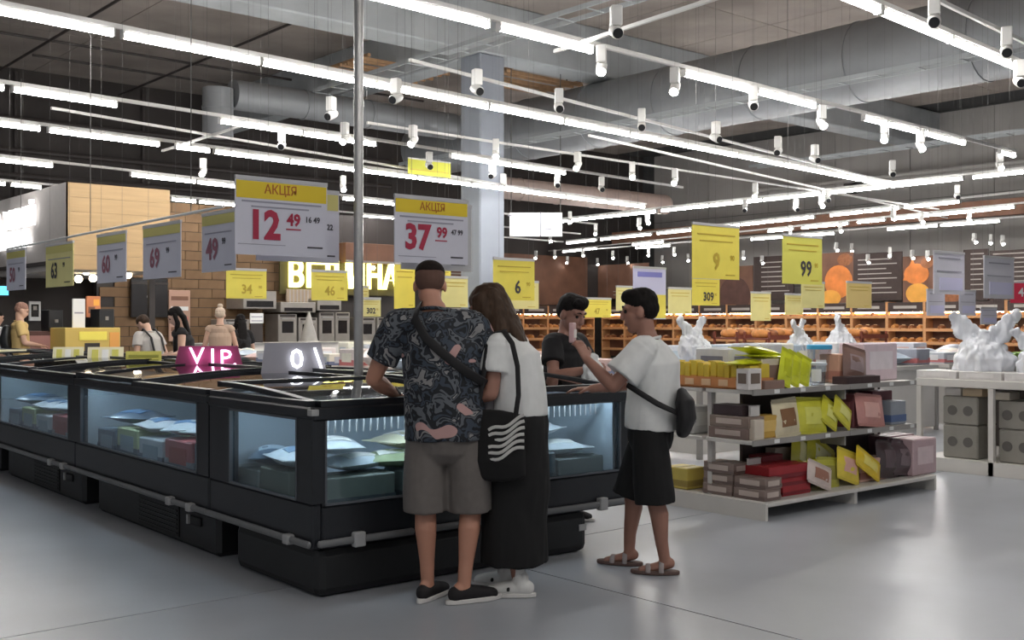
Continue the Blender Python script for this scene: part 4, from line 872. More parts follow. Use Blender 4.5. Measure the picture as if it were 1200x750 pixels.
def tub(lab, px, yt, dy, r, c, lidc):
    x, w, h, z = spotg(px - 10, px + 10, yt, dy, 2); t = thing('plastic_tub', lab, 'tub', GMx @ V((x, dy + r, LV[2])))
    MB().lathe([(r * .86, 0), (r, h * .9)], 18).build('tub_wall', c, t, smooth=True); MB().lathe([(r * 1.04, h * .88), (r * 1.06, h * .9), (r * 1.06, h * .98), (r * .98, h)], 18).build('tub_lid', lidc, t, smooth=True)
    MB().sweep([(r * math.cos(a) * 1.02, r * math.sin(a) * 1.02, h * .45) for a in [PI * 1.1 + i * .12 for i in range(8)]], [(.05, .002)] * 8, side=(0, 0, 1), n=6).build('tub_label', M_white, t)
M_clear = glass('cloudy_plastic', (.72, .76, .8), .2, 1.45, .1)
tub('clear plastic tub in the middle of the upper shelf', 966, 425, .12, .09, M_clear, mat('lid_pale', srgb(200, 206, 212), .4)); tub('clear tub with a bright blue lid on the upper shelf', 972, 404, .34, .1, M_clear, mat('lid_blue', srgb(66, 170, 220), .4))
gbox('biscuit_box', 'peach box stack behind the brown tray on the upper shelf', 983, 1003, 415, .25, 2, (214, 164, 136), .2, band=(190, 130, 110)); gbag('brown glossy bag leaning on the upper shelf', 992, 1020, 412, .2, 2, (140, 110, 100), .85, .2, (170, 150, 150)); gbox('display_tray', 'dark brown low tray at the right of the upper shelf', 992, 1032, 441, .09, 2, (58, 38, 38), .14, cat='tray')
gbox('white_gift_box', 'large pale pink box at the right end of the upper shelf', 1012, 1052, 402, .26, 2, (226, 206, 212), .25, panel=(236, 226, 230))
lbox('white_pack', 'flat white pack stack behind the orange tray', .34, .75, .62, .98, .972, .3, (206, 208, 214), panel=(120, 122, 140)); lbox('white_pack', 'grey-white pack behind the orange tray, farther right', .8, 1.1, .66, .98, .972, .33, (212, 212, 216), panel=(140, 140, 150))

# ------------------------------------------------------------------ white table with cartons at the right edge
TX, TY0, TY1 = 10.35, 3.3, 5.75
t = thing('display_table', 'white display table with grey cartons stored underneath at the right edge', 'table', (TX, TY0, 0)); L2 = TY1 - TY0; TD = 1.5
MB().box(0, TD, 0, L2, .84, .92).build('table_top', M_shelf, t, bevel=.006); MB().box(.02, TD, .02, L2 - .02, .06, .13).build('bottom_shelf', M_shelf, t); MB().box(.0, .02, 0, L2, .0, .13).build('kick_board', M_shelf, t)
for y in (0, L2 - .75 - .05, L2 - .06):
    for x in (0, TD - .06): MB().box(x, x + .05, y, y + .05, 0, .84).build('leg', M_shelf, t)
MB().box(TD - .03, TD, .0, L2, .13, .84).build('rear_board', M_dark, t)
gc = (140, 136, 128)
for i, (y, z, w, h, lab) in enumerate([(5.33, .13, .36, .33, 'grey carton, lower one left of the white table leg'), (5.33, .465, .36, .28, 'grey carton, upper one left of the white table leg'), (4.78, .13, .33, .32, 'grey carton, lower one right of the white table leg'), (4.78, .455, .33, .27, 'grey carton, upper one right of the white table leg'), (4.3, .13, .38, .6, 'tall grey carton at the right edge under the table'), (3.8, .13, .4, .6, 'tall grey carton farthest right under the table')]):
    c = carton('storage_carton', lab, (.4, w, h), (TX + .3, y, z), 0, gc, panel=None)
    for k in (-1, 1):
        b = MB(); b.lathe([(.05, 0), (.05, .003)], 14, Matrix.Translation((-.2, k * .08, h * .5)) @ Matrix.Rotation(-PI / 2, 4, 'Y')); b.build('printed_mark', hexmat((96, 92, 88)), c)
for i, (y, z, w, lab) in enumerate([(5.42, .75, .16, 'small white carton on the grey ones under the table, left'), (5.22, .75, .2, 'small tan carton on the grey ones under the table'), (4.95, .73, .2, 'small pale carton against the table leg')]):
    carton('small_carton', lab, (.22, w, .075), (TX + .24, y, z), 0, [(214, 210, 204), (190, 170, 140), (206, 196, 180)][i])
for i in range(5):
    y = 5.55 - .45 * i; carton('white_tray', 'flat white tray box on the table at the right edge', (.4, .42, .075), (TX + .24, y, .921), 0, (216, 212, 210), 'box', 'flat white tray boxes along the table front', panel=(226, 222, 220))
for i in range(3): carton('produce_crate', ['grey crate at the left end of the white table', 'grey crate in the middle of the white table', 'grey crate behind the carrier bag'][i], (.5, .5, .16), (TX + .85, 5.4 - .65 * i, .921), 0, (150, 148, 146))
def leafy(lab, loc, n=26, r=.25, c=(140, 178, 92), seed=1):
    t = thing('leafy_greens', lab, 'greens', loc); rr = random.Random(seed)
    for i in range(n):
        a = rr.uniform(0, 2 * PI); q = rr.uniform(0, r); M = Matrix.Translation((q * math.cos(a), q * 1.3 * math.sin(a), .02 + .03 * rr.random())) @ Matrix.Rotation(a, 4, 'Z') @ Matrix.Rotation(-rr.uniform(.1, .6), 4, 'Y')
        MB().grid(lambda u, v: ((u - .1) * .16, (v - .5) * .09 * math.sin(PI * min(.98, max(.06, u))), .03 * math.sin(u * PI) - .02 * abs(v - .5)), 4, 2, .004, M).build('leaf', mat('leaf_%d' % (i % 3), srgb(*[min(255, int(k * (.85 + .15 * (i % 3)))) for k in c]), .5), t)
leafy('heap of pale green leaves on the crate at the right', (TX + .85, 5.35, 1.085)); leafy('smaller heap of pale green leaves beside the carrier bag', (TX + .85, 4.75, 1.085), 18, .2, (160, 186, 120), 5)
def plastic_bag(lab, loc, s=1.0, seed=0, rz=0.0, group=None):
    """filled carrier bag with two knotted handle ears and crumpled film"""
    t = thing('carrier_bag', lab, 'bag', loc, rz, group); t.scale = (s, s, s); b = MB()
    b.sweep([(0, 0, .02), (0, 0, .1), (0, 0, .2), (.02, 0, .29)], [(.23, .17), (.24, .19), (.18, .13), (.07, .05)], side=(1, 0, 0), n=16); film = mat('thin_white_film', srgb(222, 224, 230), .3, var=.06, scale=7, coat=.4)
    for e in (-1, 1): b.sweep([(e * .03, 0, .22), (e * .12, .02, .32), (e * .22, .05, .42), (e * .27, .02, .47)], [(.07, .035), (.085, .022), (.07, .014), (.035, .012)], side=(.6, 0, -e * .6), n=10)
    blob('bag_film', b, film, t, .011, 1, .045, 11 + seed)
    MB().sweep([(-.05, 0, .31), (0, -.04, .33), (.05, 0, .31), (0, .04, .33), (-.05, 0, .31)], [.018] * 5, n=6).build('handle_knot', film, t, smooth='all')
    return t
plastic_bag('big white carrier bag with knotted handles on the right table', (TX + .42, 5.24, 1.0), 1.2, 1, -1.0)
plastic_bag('white carrier bag slumped beside the big one at the right edge', (TX + .42, 4.7, 1.0), .85, 2, -1.2)

# ------------------------------------------------------------------ white display tables in the middle distance
rg = random.Random(11)
mixcols = [(226, 226, 228), (206, 210, 222), (190, 196, 204), (222, 210, 206), (210, 180, 176), (176, 190, 206), (232, 228, 214), (160, 164, 176)]
def display(lab, x0, y0, w, d, rows, cols, glab, grp, hmax=.34, seed=0, top=.9):
    t = thing('display_table', lab, 'table', (x0, y0, 0)); r = random.Random(seed)
    MB().box(0, w, 0, d, top - .06, top).build('table_top', M_shelf, t, bevel=.006)
    MB().box(.03, w - .03, .03, .06, .05, top - .06).build('apron', M_shelf, t); MB().box(.03, .06, .06, d - .03, .05, top - .06).build('apron', M_shelf, t)
    for x in (0.0, w - .05):
        for y in (0.0, d - .05): MB().box(x, x + .05, y, y + .05, 0, top - .06).build('leg', M_shelfd, t)
    for i in range(rows):
        for j in range(cols):
            sw, sd = w / rows, d / cols; h = r.uniform(.1, hmax); c = r.choice(mixcols); p = (x0 + sw * (i + .5), y0 + sd * (j + .5), top)
            if r.random() < .55: carton('grocery_box', glab + ' in a box', (sw * r.uniform(.6, .9), sd * r.uniform(.6, .9), h), p, r.uniform(-.1, .1), c, 'box', grp + ' boxes', panel=r.choice(mixcols), band=r.choice([(120, 130, 160), (200, 120, 120), (220, 210, 120)]))
            else: bag('grocery_bag', glab + ' in a film bag', (sw * .85, sd * .8, h * .7), p, (0, 0, r.uniform(0, 3)), c, r.choice(mixcols), grp + ' bags', seed=i * 3 + j)
display('white display table nearest behind the shelving unit', 9.2, 7.6, 2.4, 1.4, 5, 2, 'grocery on the table right behind the shelving unit', 'goods on the nearer middle table', seed=1)
display('white display table continuing behind the shelving unit', 11.9, 7.6, 2.4, 1.4, 5, 2, 'grocery on the table behind the pink gift box', 'goods on the second middle table', seed=2)
display('white display table farther right, behind the white table', 14.6, 7.6, 2.4, 1.4, 5, 2, 'grocery on the table behind the leafy greens', 'goods on the third middle table', seed=3)
display('long white counter end behind the boy in black', 7.4, 8.2, 1.2, 2.4, 2, 5, 'grocery on the counter behind the boy in black', 'goods on the counter behind the boys', .45, seed=4)
display('white counter behind the man in the floral shirt', 7.4, 10.8, 1.2, 2.4, 2, 5, 'grocery on the counter left of the pole', 'goods on the counter by the pole', .48, seed=5)
display('white counter behind the neon boards of the island', 7.4, 13.4, 1.2, 2.4, 2, 5, 'grocery on the counter behind the neon boards', 'goods on the counter behind the neon boards', .32, seed=6)
for i, (px, py, d, s, lab) in enumerate([(813, 402, 12.2, .85, 'white carrier bag on the middle tables right of the boy in white'), (938, 404, 13.4, .8, 'white carrier bag on the middle tables above the lime bags'), (985, 404, 14.2, .95, 'white carrier bag with open handles above the pink gift box')]):
    p = at(px, py, d=d); p.z = 1.13; plastic_bag(lab, p, s, 3 + i, .3 * i)
# ------------------------------------------------------------------ hanging price signs
M_sgnw = mat('sign_white_card', srgb(206, 204, 214), .6, var=.02); M_sgny = mat('sign_yellow_band', srgb(226, 196, 40), .6); M_cardy = mat('sign_yellow_card', srgb(240, 222, 96), .6, var=.03); M_cardyd = mat('sign_pale_yellow_card', srgb(226, 216, 148), .6, var=.03)
M_cardl = mat('sign_lilac_card', srgb(206, 204, 232), .6); M_red = mat('print_crimson', srgb(168, 36, 66), .6); M_ink = mat('print_dark', srgb(66, 62, 70), .6); M_inkl = mat('print_grey', srgb(150, 148, 160), .6); M_oran = mat('print_brown_orange', srgb(176, 92, 30), .6)
M_ochre = mat('print_ochre', srgb(196, 168, 60), .6); M_frame = mat('sign_frame_grey', srgb(190, 188, 190), .5)
def hang_sign(lab, q, d, plane, card, texts=(), bars=(), head=None, name='price_sign', cat='sign', wires=True, group=None, th=.008):
    """q = px0, px1, py0, py1 (pixels of its rectangle at its middle depth d); plane x faces the camera side -Y, y faces -X"""
    px0, px1, y0, y1 = q; c = at((px0 + px1) / 2, (y0 + y1) / 2, d=d)
    if plane == 'x': A = at(px0, 0, d=at_y(px0, c.y)); B = at(px1, 0, d=at_y(px1, c.y)); rz = 0.0; w = abs(B.x - A.x)
    elif plane == 'y': A = at(px0, 0, d=at_x(px0, c.x)); B = at(px1, 0, d=at_x(px1, c.x)); rz = -PI / 2; w = abs(B.y - A.y)
    else: A = at(px0, 0, d=d); B = at(px1, 0, d=d); rz = -YAW; w = (B - A).length
    m = (A + B) / 2; h = (y1 - y0) * d / F; t = thing(name, lab, cat, (m.x, m.y, c.z - h / 2), rz, group)
    MB().box(-w / 2, w / 2, -th / 2, th / 2, 0, h).build('card', card, t)
    MB().box(-w / 2, w / 2, -th / 2 - .006, th / 2 + .006, h - .012, h + .014).build('clip_strip', M_frame, t)
    if head: MB().box(-w / 2 + .008, w / 2 - .008, -th / 2 - .003, -th / 2, h * head[0], h * .965).build('colour_band', head[1], t)
    if wires:
        for s in (-1, 1): MB().box(s * w * .36 - .0008, s * w * .36 + .0008, -.0008, .0008, h, CEIL - (c.z - h / 2)).build('hanging_wire', M_wire, t)
    for body, u, v, size, mt, bold in texts:
        o = link('lettering', text_mesh(body, size * h, mt, 0.0005, bold * h, squeeze=.92), t); upright(o, (u * w, -th / 2 - .0045, v * h), 0)
    for u, v, bw, bh, mt in bars: MB().box((u - bw / 2) * w, (u + bw / 2) * w, -th / 2 - .004, -th / 2, (v - bh / 2) * h, (v + bh / 2) * h).build('printed_line', mt, t)
    return t
lines2 = [(0, .70, .86, .022, M_inkl), (-.02, .635, .62, .02, M_inkl)]
hang_sign('large promotion sign АКЦІЯ with red price 12 49 left of the pole', (275, 383, 212, 300), 7.35, 'x', M_sgnw, [('АКЦІЯ', -.02, .865, .17, M_oran, .0015), ('12', -.2, .38, .52, M_red, .02), ('49', .12, .48, .22, M_red, .008), ('16 49', .33, .5, .11, M_ink, .003)], lines2 + [(.12, .36, .16, .018, M_red), (-.22, .14, .5, .008, M_inkl), (.36, .13, .17, .022, M_ink)], (.74, M_sgny))
hang_sign('promotion sign half hidden behind the 12 49 sign', (300, 397, 222, 307), 7.75, 'x', M_sgnw, [('22', .38, .5, .11, M_ink, .003)], [(.36, .1, .17, .022, M_ink)], (.74, mat('band_faded_yellow', srgb(206, 196, 120), .6)))
hang_sign('promotion sign АКЦІЯ with red price 37 99 above the man', (462, 548, 233, 309), 7.9, 'x', M_sgnw, [('АКЦІЯ', 0, .865, .17, M_oran, .0015), ('37', -.2, .38, .52, M_red, .02), ('99', .13, .48, .22, M_red, .008), ('47 99', .34, .5, .11, M_ink, .003)], lines2 + [(.12, .36, .16, .018, M_red), (-.2, .1, .5, .008, M_inkl), (.34, .11, .17, .022, M_ink)], (.76, M_sgny))
hang_sign('grey-backed sign right behind the 37 99 sign', (470, 552, 239, 317), 8.2, 'x', M_frame, [], [(.3, .1, .2, .02, M_ink)])
rowq = [((237, 276, 249, 318), 8.6, '49', 'white price sign 49 turned sideways next to the 12 49 sign', M_sgnw), ((168, 212, 263, 326), 9.6, '69', 'white price sign 69 turned sideways before the timber kiosk', M_sgnw), ((114, 148, 274, 331), 10.6, '60', 'white price sign turned sideways at the timber kiosk corner', M_sgnw), ((54, 86, 286, 336), 11.9, '63', 'cream price sign turned sideways below the white kiosk letters', M_cardyd), ((8, 30, 293, 340), 13.2, '50', 'lilac-white sign turned sideways farthest left in its row', M_sgnw)]
for q, d, tx, lab, c in rowq:
    hang_sign(lab, q, d, 'y', c, [(tx, -.17, .37, .5, M_ink if c is M_cardyd else mat('print_plum', srgb(150, 96, 110), .6), .014), ('99', .18, .5, .15, M_ink, .003)], [(0, .66, .8, .02, M_inkl), (.3, .1, .2, .02, M_ink)], (.8, mat('band_faded_yellow', srgb(206, 196, 120), .6)))
A = at(262, 242, d=8.4); B = at(8, 292, d=13.4)
t = thing('sign_rail', 'thin rail carrying the row of sideways price signs on the left', 'rail', A); MB().tube([(0, 0, 0), tuple(B - A)], .012, 8).build('rail_tube', M_lampwhite, t)
for k in (.1, .5, .9): p = (B - A) * k; MB().box(p.x - .003, p.x + .003, p.y - .003, p.y + .003, p.z, LZ + .06 - A.z).build('suspension_wire', M_wire, t)
def ysign(lab, q, d, tx=None, c=None, small=None, plane='x', **k):
    T = [(tx, .08 if small else 0, .31, .44, M_ochre if small != 'k' else M_ink, .01)] if tx else []
    return hang_sign(lab, q, d, plane, c or M_cardy, T + ([('90', .34, .4, .14, M_ochre, .003)] if tx else []), [(0, .82, .8, .025, M_ochre), (0, .7, .7, .02, M_ochre), (.3, .08, .2, .02, M_ochre)], **k)
ysign('yellow price sign 34 hanging left of the pole', (265, 312, 316, 350), 12, '34')
ysign('yellow price sign 46 covering the glowing yellow letters', (365, 407, 318, 352), 11.5, '46')
ysign('pale yellow sign directly right of the pole', (416, 432, 336, 366), 13, None, M_cardyd); ysign('pale yellow sign with dark digits low right of the pole', (418, 446, 350, 371), 12, '302', M_cardyd, 'k')
ysign('tall yellow sign left of the man\'s head', (462, 486, 309, 362), 13, None); ysign('yellow sign right of the man\'s head', (510, 528, 308, 345), 13, None); ysign('yellow sign between the man and the woman', (517, 548, 325, 360), 12, None, M_cardyd)
ysign('yellow price sign 6 above the woman\'s shoulder', (578, 626, 304, 352), 11, '6', None, 'k'); ysign('yellow sign half hidden below the sign 6', (588, 631, 330, 362), 12.5, None, M_cardyd)
ysign('yellow sign hanging right of the boy in black', (682, 716, 350, 372), 14, '47')
ysign('tall yellow sign 9 52 above the upper shelf', (811, 866, 264, 327), 10.5, '9'); ysign('yellow sign 309 below the sign 9 52', (811, 843, 326, 358), 13, '309', None, 'k'); ysign('pale yellow sign left of the 309 sign', (783, 810, 338, 368), 14, None, M_cardyd)
hang_sign('lilac sign with a blue band above the boy in white', (742, 780, 314, 374), 12.5, 'x', M_cardl, [], [(0, .87, .75, .1, mat('band_blue', srgb(130, 130, 200), .6)), (0, .25, .98, .46, M_cardy)])
ysign('small cream sign behind the boy in white', (722, 741, 336, 364), 15, None, M_cardyd)
ysign('tall yellow sign 99 right of the sign 9 52', (917, 963, 277, 333), 11.5, '99', mat('sign_lime_card', srgb(222, 216, 100), .6), 'k'); ysign('faded yellow sign just below the 99 sign', (939, 966, 331, 361), 13, None, M_cardyd); ysign('small cream sign left below the 99 sign', (920, 941, 345, 369), 15, None, M_cardyd)
ysign('cream sign before the pumpkin-coloured poster', (992, 1021, 331, 361), 14, None, mat('sign_cream_orange', srgb(226, 200, 130), .6)); ysign('narrow cream sign right of the 309 sign', (880, 903, 343, 376), 15, None, M_cardyd)
for q, d, lab in [((1094, 1130, 296, 345), 12, 'tall white sign left of two at the right side'), ((1086, 1107, 340, 370), 14, 'small white sign below the tall left one'), ((1124, 1143, 341, 370), 14, 'small white sign between the two tall white ones'), ((1153, 1188, 302, 350), 12, 'tall white sign nearest the right edge'), ((1149, 1168, 361, 380), 15, 'small lilac-white sign above the big carrier bag')]:
    hang_sign(lab, q, d, 'x', M_sgnw, [], [(0, .86, .7, .03, M_inkl), (0, .55, .8, .02, M_inkl), (.05, .25, .75, .3, M_cardl)])
hang_sign('small red sign at the right edge', (1184, 1215, 331, 355), 20, 'c', mat('sign_red', srgb(216, 50, 80), .5), [('4', -.1, .5, .6, M_white, .01)])
hang_sign('yellow-green sign high behind the column', (478, 528, 188, 206), 20, 'x', mat('sign_lime', srgb(206, 206, 70), .6), [], [(0, .3, .9, .06, M_ochre)])
# ------------------------------------------------------------------ bakery wall at the far right
M_pine = mat('warm_pine', srgb(206, 150, 100), .6, var=.12, scale=6, stretch=(1, 1, 8)); M_board = mat('bakery_dark_board', srgb(66, 52, 48), .7, var=.08); M_boardb = mat('bakery_brown_board', srgb(120, 84, 66), .7, var=.15, scale=2)
M_crust = mat('bread_crust', srgb(206, 138, 74), .6, var=.2, scale=12); M_crustd = mat('rye_crust', srgb(150, 92, 54), .6, var=.2, scale=12); M_warm = mat('warm_rack_light', (1, .8, .55), .5, emit=26, ecol=(1, .72, .42))
M_chalk = mat('chalk_lines', srgb(176, 168, 160), .7); M_breadp = mat('bread_print_orange', srgb(222, 130, 60), .6, var=.18, scale=2.5); M_breadp2 = mat('bread_print_gold', srgb(236, 168, 70), .6, var=.12, scale=2.5)
BX = 33.0
def loaf_mesh(mt, L=.36, r=.105):
    b = MB(); b.sweep([(-L / 2 + .05, 0, r * .8), (0, 0, r * .85), (L / 2 - .05, 0, r * .8)], [(r * .8, r * .75), (r, r * .85), (r * .8, r * .75)], side=(0, 1, 0), n=10); return b.mesh('loaf', mt, smooth='all')
lo = [loaf_mesh(M_crust), loaf_mesh(M_crustd), loaf_mesh(M_crust, .3, .125)]
slash = MB().box(-.012, .012, -.06, .06, .16, .19).mesh('crust_slash', mat('bread_crumb', srgb(236, 206, 160), .8))
rack0 = link('bread_rack', None)
for y in (0, 1.25): MB().box(0, .5, y, y + .05, 0, 2.15).build('upright', M_pine, rack0)
for z in (.35, .78, 1.2, 1.62): MB().box(0, .5, .05, 1.25, z, z + .03).build('shelf_board', M_pine, rack0); MB().box(-.02, 0, .05, 1.25, z, z + .1).build('shelf_lip', M_pine, rack0)
MB().box(.45, .5, .05, 1.25, .1, 1.75).build('back_board', M_boardb, rack0)
hb = MB().box(-.02, .4, .05, 1.25, 1.82, 2.13).build('header_box', M_board, rack0); MB().box(-.03, -.02, .25, 1.05, 1.93, 2.02).build('header_strip', M_chalk, hb)
MB().box(.05, .09, .1, 1.2, 1.79, 1.815).build('rack_light', M_warm, rack0)
rr = random.Random(5); nb = 0
names = ['first', 'second', 'third', 'fourth', 'fifth', 'sixth', 'seventh', 'eighth', 'ninth', 'tenth', 'eleventh', 'twelfth', 'thirteenth', 'fourteenth', 'fifteenth', 'sixteenth', 'seventeenth', 'eighteenth']
for i in range(18):
    y = 8.6 + 1.3 * i; o = rack0 if i == 0 else copy_tree(rack0); o.location = (BX - .6, y, 0)
    tag(o, 'pine bread rack along the far wall, %s from the right' % names[i], 'rack', 'pine bread racks on the far wall')
    for z in (.81, 1.23, 1.65):
        for k in range(4):
            if rr.random() < .12: continue
            m = rr.choice(lo); l = link('bread_loaf', m, None, (BX - .6 + .17, y + .22 + .29 * k, z), PI / 2 * rr.choice((0, 1)) + rr.uniform(-.2, .2) if z > 1.6 else rr.uniform(-.2, .2))
            link('crust_slash', slash, l); tag(l, 'baked loaf lying on the pine bread racks at the far wall', 'bread', 'loaves on the bread racks')
for i in range(6):
    x = 25.4 + 1.3 * i; o = copy_tree(rack0); o.location = (x, 31.9, 0); o.rotation_euler = (0, 0, PI / 2)
    tag(o, 'pine bread rack against the dark rear wall, %s from the left' % names[i], 'rack', 'pine bread racks on the rear wall')
    for z in (.81, 1.23, 1.65):
        for k in range(4):
            if rr.random() < .12: continue
            l = link('bread_loaf', rr.choice(lo), None, (x - .22 - .29 * k, 32.07, z), PI / 2 + rr.uniform(-.2, .2)); link('crust_slash', slash, l); tag(l, 'baked loaf on the pine racks against the dark rear wall', 'bread', 'loaves on the rear wall racks')
def poster(lab, px0, px1, py0, py1, mt, items, X=BX - .1):
    """flat printed board on the wall plane x = X"""
    A = at(px0, 0, d=at_x(px0, X)); B = at(px1, 0, d=at_x(px1, X)); w = abs(A.y - B.y); d = at_x((px0 + px1) / 2, X); z0, z1 = zpix(py1, d), zpix(py0, d); h = z1 - z0
    t = thing('wall_poster', lab, 'poster', (X, max(A.y, B.y), z0)); MB().box(0, .04, -w, 0, 0, h).build('board', mt, t)
    for it in items:
        if it[0] == 'lines':
            for k in range(it[5]): zz = h * (it[3] + (it[4] - it[3]) * k / (it[5] - 1)); MB().box(-.006, 0, -w * it[2] * (1 - .12 * ((k * 7) % 3)), -w * it[1], zz, zz + h * .022).build('printed_line', M_chalk, t)
        elif it[0] == 'disc':
            b = MB(); n = 20; pr = [(it[3] * h * math.cos(2 * PI * q / n) * it[4], it[3] * h * math.sin(2 * PI * q / n)) for q in range(n)]
            b.prism(pr, 0, .008 + .002 * len(t.children), Matrix.Translation((0, -w * it[1], h * it[2])) @ Matrix(((0, 0, -1, 0), (1, 0, 0, 0), (0, 1, 0, 0), (0, 0, 0, 1)))); b.build('printed_bread', it[5], t)
        elif it[0] == 'tri':
            b = MB(); b.prism([(-it[3] * h, -it[3] * h), (it[3] * h, -it[3] * h * .8), (it[3] * h * .1, it[3] * h * 1.1)], 0, .008 + .002 * len(t.children), Matrix.Translation((0, -w * it[1], h * it[2])) @ Matrix(((0, 0, -1, 0), (1, 0, 0, 0), (0, 1, 0, 0), (0, 0, 0, 1)))); b.build('printed_bread', it[5], t)
    return t
poster('dark bakery board with chalk lines right of the sign 99', 1000, 1057, 296, 352, M_board, [('lines', .1, .9, .15, .85, 8)])
poster('bakery poster with a big orange loaf behind the sign 99', 962, 1000, 296, 355, M_boardb, [('disc', .55, .42, .33, .95, M_breadp), ('disc', .3, .1, .16, 1.5, M_breadp2), ('disc', .75, .85, .12, 1.4, M_crustd)])
poster('bakery poster with an orange wedge and a golden bun', 1058, 1094, 300, 355, M_boardb, [('disc', .45, .62, .22, 1.3, M_breadp), ('tri', .35, .68, .24, 1, M_breadp), ('disc', .5, .2, .22, 1.25, M_breadp2), ('disc', .8, .85, .12, 1.2, M_crustd)])
poster('bakery poster corner with a dark loaf between white signs', 1096, 1128, 300, 356, M_boardb, [('disc', .5, .2, .2, 1.3, M_crustd)])
poster('dark bakery board left of the white sign near the right edge', 1129, 1158, 292, 352, M_board, [('lines', .3, .95, .2, .9, 8)])
poster('dark slatted bakery board at the right edge', 1160, 1240, 292, 352, M_board, [('lines', .05, .95, .1, .92, 10)])
poster('dark bakery board with chalk lines left of the sign 99', 883, 930, 300, 352, M_board, [('lines', .2, .9, .2, .85, 7)])
poster('brown bakery poster showing a round dark loaf', 840, 882, 312, 375, M_boardb, [('disc', .5, .45, .36, 1.0, mat('print_dark_loaf', srgb(92, 62, 54), .7, var=.2, scale=3))])
poster('brown bakery board behind the boy in white', 680, 760, 310, 350, M_boardb, [('lines', .5, .95, .1, .2, 2)])
poster('dark board above the boy in black', 632, 678, 308, 345, M_board, [('lines', .1, .9, .3, .6, 3)], 32.5)
tr = thing('ceiling_band', 'long dark bulkhead above the bakery posters', 'trim', (BX + .02, 7.5, 4.75)); MB().box(0, .3, 0, 24.5, 0, .5).build('bulkhead', M_boardb, tr)
# low red-brown baskets of bread in front of the racks
for i, (px, py, d) in enumerate([(868, 396, 22), (905, 398, 21), (1010, 398, 23)]):
    p = at(px, 380, d=d); t = thing('bread_table', ['red-brown bread stand below the dark loaf poster', 'red-brown bread stand right of the first one', 'red-brown bread stand above the pink gift box'][i], 'stand', (p.x, p.y, 0), 0)
    for z in (.5, .85, 1.15): MB().box(-.5, .5, -.3, .3, z, z + .03).build('shelf_board', mat('red_brown_wood', srgb(126, 62, 44), .6, var=.1), t); MB().box(-.5, .5, -.32, -.3, z, z + .09).build('shelf_lip', MATS['red_brown_wood'], t)
    for x in (-.5, .46):
        for y in (-.3, .26): MB().box(x, x + .04, y, y + .04, 0, 1.3).build('post', MATS['red_brown_wood'], t)
    for z in (.88, 1.18):
        for k in range(4): l = link('bread_loaf', lo[k % 3], None, (p.x - .36 + .24 * k, p.y, z), PI / 2); link('crust_slash', slash, l); tag(l, 'loaf on a red-brown bread stand before the far racks', 'bread', 'loaves on the red-brown stands')

# ------------------------------------------------------------------ timber kiosk at the left
M_ply = mat('light_ply', srgb(176, 146, 104), .6, var=.08, scale=3, stretch=(.4, 1, 6)); M_kgrey = mat('kiosk_grey', srgb(168, 162, 158), .7, var=.03); M_brownw = mat('brown_brick_paint', srgb(116, 90, 64), .8, var=.12, scale=3); M_kdark = mat('kiosk_dark', srgb(52, 46, 44), .7)
K = at(78, 0, d=18); kx, ky = K.x, K.y; kw = at(199, 0, d=at_y(199, ky)).x - kx
t = thing('kiosk_header', 'boxed kiosk header with grey side and pale timber front', 'kiosk', (kx, ky, 2.36)); hh = 3.8 - 2.36
MB().box(.02, kw, .03, 7.5, 0, hh).build('grey_box', M_kgrey, t); MB().box(0, .02, 0, 7.5, 0, hh).build('grey_fascia', M_kgrey, t)
for k in range(6): MB().box(0, kw, 0, .03, hh * k / 6 + .003, hh * (k + 1) / 6).build('timber_board', M_ply, t)
MB().box(-.03, 0, 0, 7.5, .1, .17).build('dark_strip', M_kdark, t)
for y in (.4, 7.1): MB().box(kw - .2, kw - .1, y, y + .1, -2.36, 0).build('post', M_kdark, t)
M_lett = mat('white_letters_lit', (1, 1, 1), .5, emit=1.6)
for tx, y, z, s in (('ПА, ЖИВИЙ', at(46, 0, d=at_x(46, kx)).y - ky, .97, .46), ('ПЕКАРНЯ', at(38, 0, d=at_x(38, kx)).y - ky, .6, .42)):
    o = link('lit_lettering', text_mesh(tx, s, M_lett, .03, .008, 'RIGHT'), t); upright(o, (-.08, y, z), -PI / 2)
for i, (px, py) in enumerate([(92, 327), (101, 318), (109, 326), (150, 322)]):
    p = at(px, py, d=19.5); b_ = thing('pendant_bulb', ['warm pendant bulb, leftmost below the kiosk header', 'warm pendant bulb, highest below the kiosk header', 'warm pendant bulb, third below the kiosk header', 'warm pendant bulb at the right under the kiosk header'][i], 'lamp', p)
    MB().ball((0, 0, 0), .07, 12).build('globe', mat('warm_bulb', (1, .85, .6), .5, emit=12, ecol=(1, .82, .55)), b_, smooth='all'); MB().box(-.006, .006, -.006, .006, .06, max(.1, 2.4 - p.z)).build('cord', M_black, b_)
struct(MB().box(-6, 8.9, 22.6, 22.8, 0, 2.36).build('wall_kiosk', M_kdark))
bw = struct(MB().box(7.95, 15.4, 22.02, 22.2, 0, 4.0).build('wall_brown', M_kdark))
brick = MB().box(.004, .592, -.03, 0, .004, .192).mesh('wall_tile', M_brownw)
for r_ in range(20):
    for c_ in range(10 if r_ > 0 else 10):
        x = 8.0 + .6 * c_ - (.3 if r_ % 2 else 0)
        if 7.9 < x < 12.2: link('wall_tile', brick, bw, (x, 22.02, .2 * r_))
